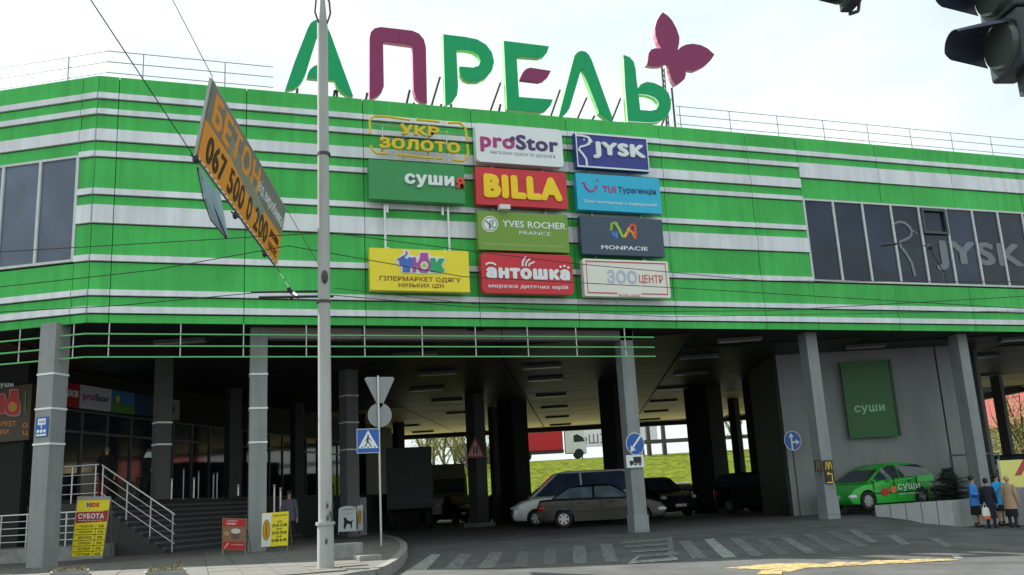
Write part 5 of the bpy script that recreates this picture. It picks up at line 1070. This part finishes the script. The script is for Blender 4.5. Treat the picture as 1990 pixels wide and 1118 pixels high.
car('parked_car', AT(925, 885, 96)*1.0, YAW+.1, 'pale car up on the embankment road left of the lorry', paint('pale_paint', (.5, .52, .55), .1), axles=[-1.5, 1.55], **VAN).location.z = 4.95
car('parked_car', put(1893, 930, 36), YAW-.2, 'dark car seen between the columns behind the fir bush', blackp, axles=[-1.3, 1.35], **SUV).location.z = .1
car('parked_car', put(1975, 905, 37), YAW-.1, 'dark car behind the yellow banner at the right edge', darkp, axles=[-1.3, 1.35], **SUV).location.z = .1
# green car with lettering
GP = paint('bright_green_paint', (.03, .42, .05), .1)
gl_ = put(1708, 985, 31.4); gl_.z = .10; gc = car('parked_car', gl_, YAW+math.pi+.46, 'bright green hatchback with white lettering on its side, parked by the retaining wall', GP, axles=[-1.2, 1.28], spokes=7, **HAT)
sf = lambda u, v, w: Vector((.35-1.5*u, .80*1.0+.045+w, .50+.30*v))
ctx = origin(gc)
def onside(s, m, bold=.02, u0=0, u1=1, v0=0, v1=1):
    for V, Fc in glyphs(s, bold)[0]:
        MB().add([sf(u0+(u1-u0)*u, v0+(v1-v0)*v, .012) for u, v in V], Fc).build('lettering', m, gc, world=False, fix=False)
onside('суши', WH, .03, .28, .98, .2, 1.0); onside('доставка', WH, 0, .3, .9, -.18, .02)
fs_ = lambda u, v, w: sf(u, v, w+.004)
mdisc(fs_, -.12, .25, .12, .42, 0, .008, 16).build('red_patch', bm_('patch_red', (190, 45, 40)), gc, world=False); mdisc(fs_, .14, .45, .09, .40, 0, .006, 16).build('orange_patch', bm_('patch_orange', (225, 110, 70)), gc, world=False)
# small lorry and pale van in the parking
bx = put(797, 1012, 43); t = thing('box_lorry', bx, 'dark box lorry seen from behind, under the ceiling left of the inner column', 'lorry', rz=1.36)
TRK = C_('truck_dark', (.035, .037, .04), rough=.6)
MB().box(-3, 3, -1.0, 1.0, .9, 3.55).build('box', TRK, t, world=False); MB().box(3.05, 4.8, -.95, .95, .6, 2.6).build('cab', TRK, t, world=False)
m_ = MB(); m_.box(-3.03, -3.0, -.97, -.01, .95, 3.5); m_.box(-3.03, -3.0, .01, .97, .95, 3.5); m_.build('rear_doors', C_('truck_door', (.045, .047, .05)), t, world=False)
for ax_ in (-2, 3.6):
    for s_ in (-1, 1): MB().tube((ax_, s_*.7, .45), (ax_, s_*.95, .45), .45, 20).build('wheel', TYRE, t, world=False)
t = thing('delivery_van', put(872, 1000, 50), 'pale grey delivery van cab with a dark windscreen, between the lorry and the inner column', 'van', rz=YAW-1.45); PG = paint('dim_grey_paint', (.17, .18, .18), .1)
MB().loft([[(x, y, z) for x, z in ((-2.6, .5), (-2.6, 2.5), (1.3, 2.5), (1.9, 1.5), (2.5, 1.3), (2.6, .5))] for y in (-.95, .95)]).build('body', PG, t, world=False); MB().loft([[(x, y, z) for x, z in ((-2.4, 2.51), (-2.4, 3.1), (.7, 3.1), (1.2, 2.51))] for y in (-.9, .9)]).build('high_roof', PG, t, world=False)
MB().add([(1.34, -.8, 2.42), (1.34, .8, 2.42), (1.92, .8, 1.55), (1.92, -.8, 1.55)], [(0, 1, 2, 3)]).build('windscreen', CARGL, t, world=False, fix=False)
for ax_ in (-1.7, 1.7):
    for s_ in (-1, 1): MB().tube((ax_, s_*.75, .36), (ax_, s_*.97, .36), .36, 20).build('wheel', TYRE, t, world=False)
for s_ in (-1, 1): MB().ball((2.58, s_*.7, .95), .06, .14, .1, 8, 6).build('headlight', HEAD, t, world=False)
# lorry on the upper road
lo = AT(1060, 890, 100); t = thing('articulated_lorry', (lo.x, lo.y, 4.95), 'lorry with a red trailer and white cab on the embankment road', 'lorry', rz=YAW)
TR = bm_('trailer_red', (190, 32, 38)); MB().box(-4.2, 1.95, -1.25, 1.25, 1.0, 3.85).build('trailer', TR, t, world=False); MB().box(-4.2, 2, -1.1, 1.1, .7, .98).build('trailer_frame', DKST, t, world=False)
MB().loft([[(x, y, z) for x, z in ((2.2, .6), (2.2, 3.7), (2.7, 3.95), (3.5, 3.3), (4.2, 2.9), (4.4, 1.6), (4.45, .5))] for y in (-1.2, 1.2)]).build('cab', PAINTW, t, world=False)
m_ = MB(); m_.prism([Vector((x, -1.203, z)) for x, z in ((3.1, 1.7), (3.1, 2.4), (3.5, 2.55), (4.1, 2.2), (4.3, 1.75))], (0, -.01, 0)); m_.build('side_window', CARGL, t, world=False)
m_ = MB(); m_.prism([Vector((x, -1.203, z)) for x, z in ((2.5, 3.3), (2.5, 3.75), (3.0, 3.5), (3.2, 3.25))], (0, -.01, 0)); m_.build('emblem', DKST, t, world=False)
for ax_ in (-3.2, -2.0, 3.6):
    for s_ in (-1, 1): MB().tube((ax_, s_*.9, .5), (ax_, s_*1.22, .5), .5, 16).build('wheel', TYRE, t, world=False)
# guard rail and lamp masts on the embankment, pale hoarding behind
hb = AT(1165, 890, 108); t = thing('hoarding', (hb.x, hb.y, 4.9), 'pale roadside hoarding with dim letters behind the lorry', 'hoarding', rz=YAW); MB().box(-2.6, 7, -.1, .1, 1.6, 4.4).build('sheet', C_('hoarding_white', (.75, .76, .76)), t, world=False)
for x in (-2, 2, 6): MB().box(x-.08, x+.08, -.08, .08, 0, 1.6).build('post', DKST, t, world=False)
for V, Fc in glyphs('еШІЯ', .02)[0]: MB().add([(-2+3.6*u, -.12, 2.0+1.1*v) for u, v in V], Fc).build('lettering', bm_('hoarding_letters', (95, 95, 100)), t, world=False, fix=False)
ga = AT(1250, 875, 92); t = thing('guard_rail', (ga.x, ga.y, 4.8), 'dark guard rail along the embankment road, seen through the rear opening', 'railing'); m_ = MB()
for i in range(0, 40):
    p = Vector((ga.x, ga.y, 4.8))+E2*(i*2.4); MB().box(p.x-.09, p.x+.09, p.y-.09, p.y+.09, 4.4, 6.0).build('post', DKST, t) if i % 2 == 0 else None
m_.path([Vector((ga.x, ga.y, 5.9))-E2*.5, Vector((ga.x, ga.y, 5.9))+E2*95], .26, 4); m_.build('beam', DKST, t)
for i, (x, lb) in enumerate(((1262, 'left'), (1292, 'right'))):
    p = AT(x, 880, 94); t = thing('lamp_mast', (p.x, p.y, 4.5), 'grey lamp mast on the embankment, %s one of the pair behind the front column sign' % lb, 'lamp post'); MB().tube((p.x, p.y, 4.5), (p.x, p.y, 13), .26, 10, .18).build('mast', DKST, t); MB().tube((p.x, p.y, 12.8), (p.x+1.6, p.y-.5, 13.3), .07, 6).build('arm', DKST, t)
# ================================================================== VEGETATION AND HOUSE
BARK = C_('bark', (.14, .12, .08), rough=.9); TWIG = C_('spring_twigs', (.30, .30, .10), rough=.9, var=.3)
def tree(px, d, h, z0, label, sp=1.0, n_=420, seed=1, group='bare spring trees behind the parking'):
    rnd = random.Random(seed); p = AT(px, 880, d); b = Vector((p.x, p.y, z0)); t = thing('spring_tree', b, label, 'tree', group); m_ = MB(); m_.tube(b, b+Vector((0, 0, h*.4)), .22, 8, .13); tips = []
    for i in range(11):
        a = rnd.uniform(0, 6.28); s_ = b+Vector((0, 0, h*rnd.uniform(.15, .42))); e = s_+Vector((math.cos(a)*sp*rnd.uniform(.8, 2.2), math.sin(a)*sp*rnd.uniform(.8, 2.2), h*rnd.uniform(.25, .55))); m_.tube(s_, e, .08, 5, .03, cap=False); tips.append((s_, e))
    m_.build('trunk', BARK, t); m_ = MB()
    for i in range(n_):
        s_, e = rnd.choice(tips); q = s_.lerp(e, rnd.uniform(.2, 1)); d_ = Vector((rnd.gauss(0, .5)*sp, rnd.gauss(0, .5)*sp, rnd.uniform(-.9, 1.2))); m_.tube(q, q+d_, .022, 3, .008, cap=False)
        for k_ in range(2): c = q+d_*rnd.uniform(.4, 1); s2 = Vector((rnd.uniform(-.09, .09), 0, rnd.uniform(-.06, .06))); m_.add([c-s2, c+s2, c+Vector((rnd.uniform(-.06, .06), .02, rnd.uniform(.05, .14)))], [(0, 1, 2)])
    m_.build('crown', TWIG, t, fix=False); return t
for i, (x, d, h) in enumerate(((822, 92, 7.5), (842, 96, 8), (862, 90, 7), (884, 94, 8.2), (905, 92, 7.2), (948, 95, 8))): tree(x, d, h, 3.2, '%s of the six thin yellowish spring trees left of the lorry' % ['leftmost', 'second from left', 'third from left', 'fourth from left', 'fifth from left', 'rightmost'][i], 1.1, 230, seed=i)
for i, (x, d, h) in enumerate(((1434, 88, 8),)): tree(x, d, h, 3.2, 'lone bare tree seen between two dark columns on the right', .7, 160, seed=20, group=None)
for i, (x, d, h) in enumerate(((1870, 66, 4.5), (1930, 68, 5), (1975, 60, 6), (1992, 58, 6.5))): tree(x, d, h, 0, '%s bare brown shrubby tree in front of the red roofed house' % ['leftmost', 'second', 'third', 'rightmost'][i], 1.3, 360, seed=30+i, group='shrubby trees by the red roofed house')
# dark bushes far left behind the sign post
# house
hx = AT(1960, 880, 84); t = thing('house', (hx.x, hx.y, 0), 'house with a pinkish red roof and small gable, seen between the right columns', 'house', rz=YAW+.1)
TILEM = C_('roof_tile_red', (.42, .12, .10), rough=.8, var=.15, scale=3); HW = C_('house_wall', (.40, .33, .22), rough=.9); 
MB().box(-9, 9, -4, 4, 0, 5.0).build('wall', HW, t, world=False); rf = MB().loft([[(x, -4.8, 4.9), (x, 0, 9.2), (x, 4.8, 4.9)] for x in (-9.5, 2)]).build('roof', TILEM, t, world=False); MB().loft([[(2.02, -4.8, 4.9), (2.02, 0, 9.2), (2.02, 4.8, 4.9)], [(9.5, -4.8, 4.9), (7.5, 0, 6.0), (9.5, 4.8, 4.9)]]).build('roof', TILEM, t, world=False)
MB().box(1.2, 1.9, -.3, .4, 8.3, 10.1).build('chimney', bm_('chimney_brick', (150, 80, 60)), rf, world=False)
GT = C_('gable_trim', (.55, .42, .18)); g_ = MB(); g_.loft([[(3.2, y, 5.0), (4.6, y, 7.2), (6.0, y, 5.0)] for y in (-5.3, -2)]); g_.build('gable', GT, t, world=False); MB().box(4.2, 5.0, -5.35, -5.3, 5.1, 6.2).build('window', GLASSD, t, world=False)
for x in (-7, -4, -1, 6.5): f_ = MB().box(x-.6, x+.6, -4.06, -4.0, 2.2, 3.8).build('window', PAINTW, t, world=False); MB().box(x-.5, x+.5, -4.09, -4.06, 2.3, 3.7).build('pane', GLASSD, f_, world=False)
fw = AT(1930, 905, 70); t = thing('boundary_wall', (fw.x, fw.y, 0), 'pale rendered wall in front of the red roofed house', 'wall', rz=YAW); MB().box(-9, 9, -.15, .15, 0, 3.4).build('wall', C_('render_pale', (.55, .52, .42), rough=.9, streak=.2), t, world=False); MB().box(-9, 9, -.2, .2, 3.4, 3.5).build('coping', CONC, t, world=False)
# fir bush
FIR = C_('fir_green', (.06, .085, .068), rough=.9, var=.4, scale=6)
fb_ = AT(1850, 975, 30.4); fb_.z = .12; t = thing('fir_bush', fb_, 'low dark spreading fir behind the retaining wall', 'bush'); MB().tube(fb_, fb_+Vector((0, 0, 1.2)), .05, 7, .015).build('trunk', BARK, t); m_ = MB(); rnd = random.Random(5)
for i in range(230):
    h = rnd.uniform(.02, 1.0)**1.2; a = rnd.uniform(0, 6.28); R_ = (1.02-h)*1.25*rnd.uniform(.6, 1.12)+.05; s_ = fb_+Vector((0, 0, h*1.18)); e = s_+Vector((math.cos(a)*R_, math.sin(a)*R_, -.05+rnd.uniform(-.03, .12)))
    for k_ in range(12):
        u = (k_+1)/12; c = s_.lerp(e, u); q = (e-s_).normalized().cross(Vector((0, 0, 1)))
        for sg in (-1, 1): tip = c+q*sg*.17*(1.25-u)+(e-s_).normalized()*.07+Vector((0, 0, rnd.uniform(-.03, .04))); m_.add([c, tip, c+(e-s_)*.06], [(0, 1, 2)]); m_.add([c, tip+Vector((0, 0, .045)), c+(e-s_)*.05+Vector((0, 0, .02))], [(0, 1, 2)])
m_.build('crown', FIR, t, fix=False)
# ================================================================== PEOPLE
SKIN = C_('skin', (.45, .27, .18), rough=.6)
def skin_mesh(name, pts, edges, m, parent, sub_=2):
    me = bpy.data.meshes.new('s'); o = bpy.data.objects.new('s', me); COL.objects.link(o); me.from_pydata([p[:3] for p in pts], edges, [])
    sk = o.modifiers.new('s', 'SKIN'); sd = o.modifiers.new('u', 'SUBSURF'); sd.levels = sub_
    for i, p in enumerate(pts): r = p[3] if isinstance(p[3], tuple) else (p[3], p[3]); me.skin_vertices[0].data[i].radius = r
    me.skin_vertices[0].data[0].use_root = True; dg = bpy.context.evaluated_depsgraph_get(); nm = bpy.data.meshes.new_from_object(o.evaluated_get(dg)); bpy.data.objects.remove(o)
    nm.materials.clear(); nm.materials.append(m); nm.polygons.foreach_set('use_smooth', [True]*len(nm.polygons)); q = bpy.data.objects.new(name, nm); COL.objects.link(q); q.parent = parent; return q
def ringc(z, rx, ry, cx=0, cy=0, n_=18, wob=0): return [(cx+rx*math.cos(2*math.pi*i/n_)*(1+wob*math.sin(5*2*math.pi*i/n_)), cy+ry*math.sin(2*math.pi*i/n_), z) for i in range(n_)]
def person(loc, rz, h, label, coat, lower, hair, coat_z=.5, skirt=None, armpose='down', hat=None, legm=None, boots=BLACK, lean=0):
    """stands at loc facing local -y"""
    s = h*.96/1.7; t = thing('person', loc, label, 'person', None, rz)
    hx, kx = .09, .10; sh = 1.38; A = {'down': ((.23, .0, 1.08), (.25, -.05, .82)), 'fold': ((.24, -.02, 1.10), (.08, -.24, 1.05)), 'face': ((.24, -.10, 1.14), (.06, -.20, 1.38)), 'bag': ((.24, .0, 1.07), (.26, -.06, .78))}
    L_a = A[armpose]; R_a = A['down'] if armpose == 'bag' else A[armpose]
    P = [(0, 0, .95, (.14, .10)), (0, 0, 1.12, (.12, .09)), (0, lean*.5, 1.30, (.15, .10)), (0, lean*.7, 1.42, .06), (0, lean*.8-.01, 1.50, .05), (0, lean*.9-.02, 1.58, (.072, .085)), (0, lean*.9-.015, 1.66, (.068, .08))]
    E = [(0, 1), (1, 2), (2, 3), (3, 4), (4, 5), (5, 6)]
    for s_, ar in ((-1, L_a), (1, R_a)):
        k_ = len(P); P += [(s_*hx, 0, .88, .085), (s_*kx, -.01, .50, .06), (s_*kx, .02, .10, .038), (s_*(kx+.01), -.10, .04, .04), (s_*(kx+.01), -.16, .03, .03)]; E += [(0, k_), (k_, k_+1), (k_+1, k_+2), (k_+2, k_+3), (k_+3, k_+4)]
        k_ = len(P); P += [(s_*.17, lean*.6, sh, .06), (s_*ar[0][0], ar[0][1]+lean*.5, ar[0][2], .045), (s_*ar[1][0], ar[1][1]+lean*.5, ar[1][2], .03), (s_*ar[1][0], ar[1][1]+lean*.5-.03, ar[1][2]-.07, (.03, .015))]; E += [(2, k_), (k_, k_+1), (k_+1, k_+2), (k_+2, k_+3)]
        k2 = k_+3; w_ = P[k2]
        for f_ in range(4): P.append((w_[0]+(f_-1.5)*.018, w_[1]-.01, w_[2]-.06-.006*(f_ in (1, 2)), .008)); E.append((k2, len(P)-1))
        P.append((w_[0]-s_*.035, w_[1]-.02, w_[2]-.01, .009)); E.append((k2, len(P)-1))
    P = [(p[0]*s, p[1]*s, p[2]*s, tuple(v*s for v in p[3]) if isinstance(p[3], tuple) else p[3]*s) for p in P]
    skin_mesh('body', P, E, SKIN, t)
    hy = (lean*.9-.02)*s; hz = 1.61*s
    m_ = MB(); m_.ball((0, hy-.085*s, hz-.015*s), .012*s, .018*s, .02*s, 6, 5); m_.build('nose', SKIN, t, world=False, smooth_=True)
    m_ = MB()
    for s_ in (-1, 1): m_.ball((s_*.028*s, hy-.072*s, hz+.01*s), .010*s, .008*s, .006*s, 6, 4)
    m_.ball((0, hy-.07*s, hz-.05*s), .02*s, .008*s, .004*s, 6, 4); m_.build('face_features', C_('feature_dark', (.08, .03, .025)), t, world=False)
    m_ = MB(); m_.ball((0, hy+.022*s, hz+.03*s), .092*s, .098*s, .105*s, 14, 9); (m_.ball((0, hy+.06*s, hz-.08*s), .085*s, .05*s, .11*s, 10, 7) if hair[1] else None); m_.build('hair', hair[0], t, world=False, smooth_=True)
    # coat: torso loft and sleeves
    zc_ = coat_z
    rings = [ringc(zc_*s, .22*s, .17*s, wob=.03), ringc((zc_+.15)*s, .205*s, .155*s), ringc(.98*s, .19*s, .14*s), ringc(1.14*s, .165*s, .125*s, 0, lean*.2*s), ringc(1.30*s, .20*s, .13*s, 0, lean*.5*s), ringc(1.40*s, .17*s, .10*s, 0, lean*.6*s), ringc(1.46*s, .07*s, .07*s, 0, lean*.7*s)]
    rings = [r for r in rings if r[0][2] >= zc_*s-1e-6]
    c_ = MB().loft(rings).build('coat', coat, t, world=False, smooth_=True)
    for s_, ar in ((-1, L_a), (1, R_a)):
        a = Vector((s_*.17, lean*.6, 1.37))*s; b = Vector((s_*ar[0][0], ar[0][1]+lean*.5, ar[0][2]))*s; c = Vector((s_*ar[1][0], ar[1][1]+lean*.5, ar[1][2]+.02))*s
        m_ = MB(); m_.ball(a, .075*s, .075*s, .075*s, 10, 7); m_.tube(a, b, .073*s, 10, .06*s); m_.ball(b, .06*s, .06*s, .06*s, 10, 7); m_.tube(b, c, .059*s, 10, .048*s); m_.build('sleeve', coat, c_, world=False, smooth_=True)
    if skirt: MB().loft([ringc(skirt*s, .21*s, .18*s, wob=.05), ringc(.75*s, .19*s, .15*s), ringc(.96*s, .16*s, .12*s)]).build('skirt', lower, t, world=False, smooth_=True)
    for s_ in (-1, 1):
        if not skirt or legm is not SKIN:
            m_ = MB(); m_.tube((s_*hx*s, 0, .9*s), (s_*kx*s, -.01*s, .5*s), .092*s, 10, .072*s); m_.tube((s_*kx*s, -.01*s, .5*s), (s_*kx*s, .02*s, .09*s), .072*s, 10, .05*s); m_.build('trouser_leg' if not skirt else 'stocking', lower if not skirt else (legm or boots), t, world=False, smooth_=True)
        m_ = MB(); m_.ball((s_*(kx+.01)*s, -.055*s, .045*s), .052*s, .125*s, .048*s, 10, 7); m_.tube((s_*(kx)*s, .02*s, .04*s), (s_*kx*s, .02*s, .16*s), .055*s, 10); m_.build('shoe', boots, t, world=False, smooth_=True)
    if hat: MB().ball((0, hy+.015*s, hz+.05*s), .105*s, .11*s, .10*s, 14, 9).build('hat', hat, t, world=False, smooth_=True)
    return t
BLJ = bm_('sky_blue_jacket', (60, 130, 215), rough=.8); BLJ2 = bm_('bright_blue_jacket', (25, 150, 215), rough=.8); NVC = bm_('navy_coat', (28, 30, 48), rough=.9); BGE = bm_('beige_coat', (175, 145, 120), rough=.9); BLKC = bm_('black_cloth', (25, 24, 28), rough=.9)
HBL = (C_('black_hair', (.015, .012, .012), rough=.7), True); HBS = (C_('black_hair', (.015, .012, .012), rough=.7), False); HLT = (bm_('fair_hair', (190, 165, 130), rough=.8), False)
def at_h(px, d, h): p = AT(px, 1000, d+.1); return Vector((p.x, p.y, gz(p.x, p.y)+.0))
person(at_h(1898, 28.6, 0), .5, 1.62, 'woman in a sky blue jacket and dark skirt, leftmost of the group by the wall', BLJ, BLKC, HBS, .72, .42, 'fold', legm=SKIN)
person(at_h(1925, 27.9, 0), YAW+2.6, 1.52, 'woman in a long dark navy coat standing with her back turned in the group', NVC, BLKC, HBS, .35, .34, 'down')
person(at_h(1946, 28.7, 0), .1, 1.64, 'woman in a bright blue jacket with long black hair, touching her face', BLJ2, BLKC, HBL, .70, .5, 'face', legm=SKIN)
person(at_h(1967, 27.7, 0), YAW+2.2, 1.56, 'woman in a beige coat and fair hair, rightmost of the group, seen from behind', BGE, BLKC, HLT, .62, .36, 'down')
q = at_h(1917, 27.8, 0); bgk = thing('shopping_bag', q+Vector((0, 0, .28)), 'white and orange carrier bag hanging beside the woman in the navy coat', 'bag')
MB().loft([ringc(q.z+.28, .14, .07, q.x, q.y, 12), ringc(q.z+.45, .16, .08, q.x, q.y, 12), ringc(q.z+.62, .12, .04, q.x, q.y, 12)]).build('body', bm_('bag_white', (215, 215, 210)), bgk, smooth_=True)
MB().loft([ringc(q.z+.275, .145, .075, q.x, q.y, 12), ringc(q.z+.37, .158, .083, q.x, q.y, 12)]).build('orange_base', bm_('bag_orange', (225, 110, 60)), bgk); m_ = MB(); m_.path([(q.x-.08, q.y, q.z+.6), (q.x-.02, q.y, q.z+.76), (q.x+.06, q.y, q.z+.6)], .008, 5); m_.build('handle', PAINTW, bgk)
def on_plat(px, d): p = AT(px, 950, d); return Vector((p.x, p.y, 1.6))
person(on_plat(205, 27.6), YAW+.3, 1.72, 'man in dark clothes at the top of the entrance landing', BLKC, BLKC, (bm_('grey_hair', (90, 85, 80)), False), .85, None, 'down')
person(on_plat(287, 28.2), YAW+1.0, 1.62, 'woman in a dark coat with a pale collar and red bag, walking on the landing', BLKC, BLKC, (bm_('grey_hair', (90, 85, 80)), False), .6, None, 'fold')
p = on_plat(287, 28.0); t = thing('pale_scarf', p+Vector((0, 0, 1.3)), 'pale scarf round the neck of the woman on the landing', 'scarf'); MB().loft([ringc(p.z+1.30, .16, .13, p.x, p.y+.1, 12), ringc(p.z+1.40, .12, .10, p.x, p.y+.1, 12), ringc(p.z+1.47, .08, .08, p.x, p.y+.1, 12)]).build('cloth', WH, t, smooth_=True); t = thing('red_handbag', p+Vector((.2, -.2, .8)), 'small red handbag held by the woman on the landing', 'bag'); MB().ball((p.x+.2, p.y-.2, p.z+.86), .13, .07, .10, 10, 7).build('body', bm_('dull_red', (160, 40, 50)), t)
p = AT(562, 1060, 26); person(Vector((p.x, p.y, .15)), YAW+.2, 1.55, 'person in a dim lilac jacket behind the yellow exchange board', bm_('dim_lilac', (90, 85, 100), rough=.9), BLKC, HBS, .75, None, 'down')
# display case and machine behind the railing
t = thing('vending_machine', AT(172, 985, 28), 'dim red and pale vending machine on the landing behind the price board', 'machine'); p = AT(172, 985, 28); MB().rbox((p.x, p.y, 1.6), .45, .4, .95, 0).build('cabinet', bm_('dim_beige', (110, 105, 95)), t); p2 = AT(199, 985, 28); MB().rbox((p2.x, p2.y, 1.6), .4, .4, .9, 0).build('red_cabinet', bm_('dull_red', (160, 40, 50)), t)
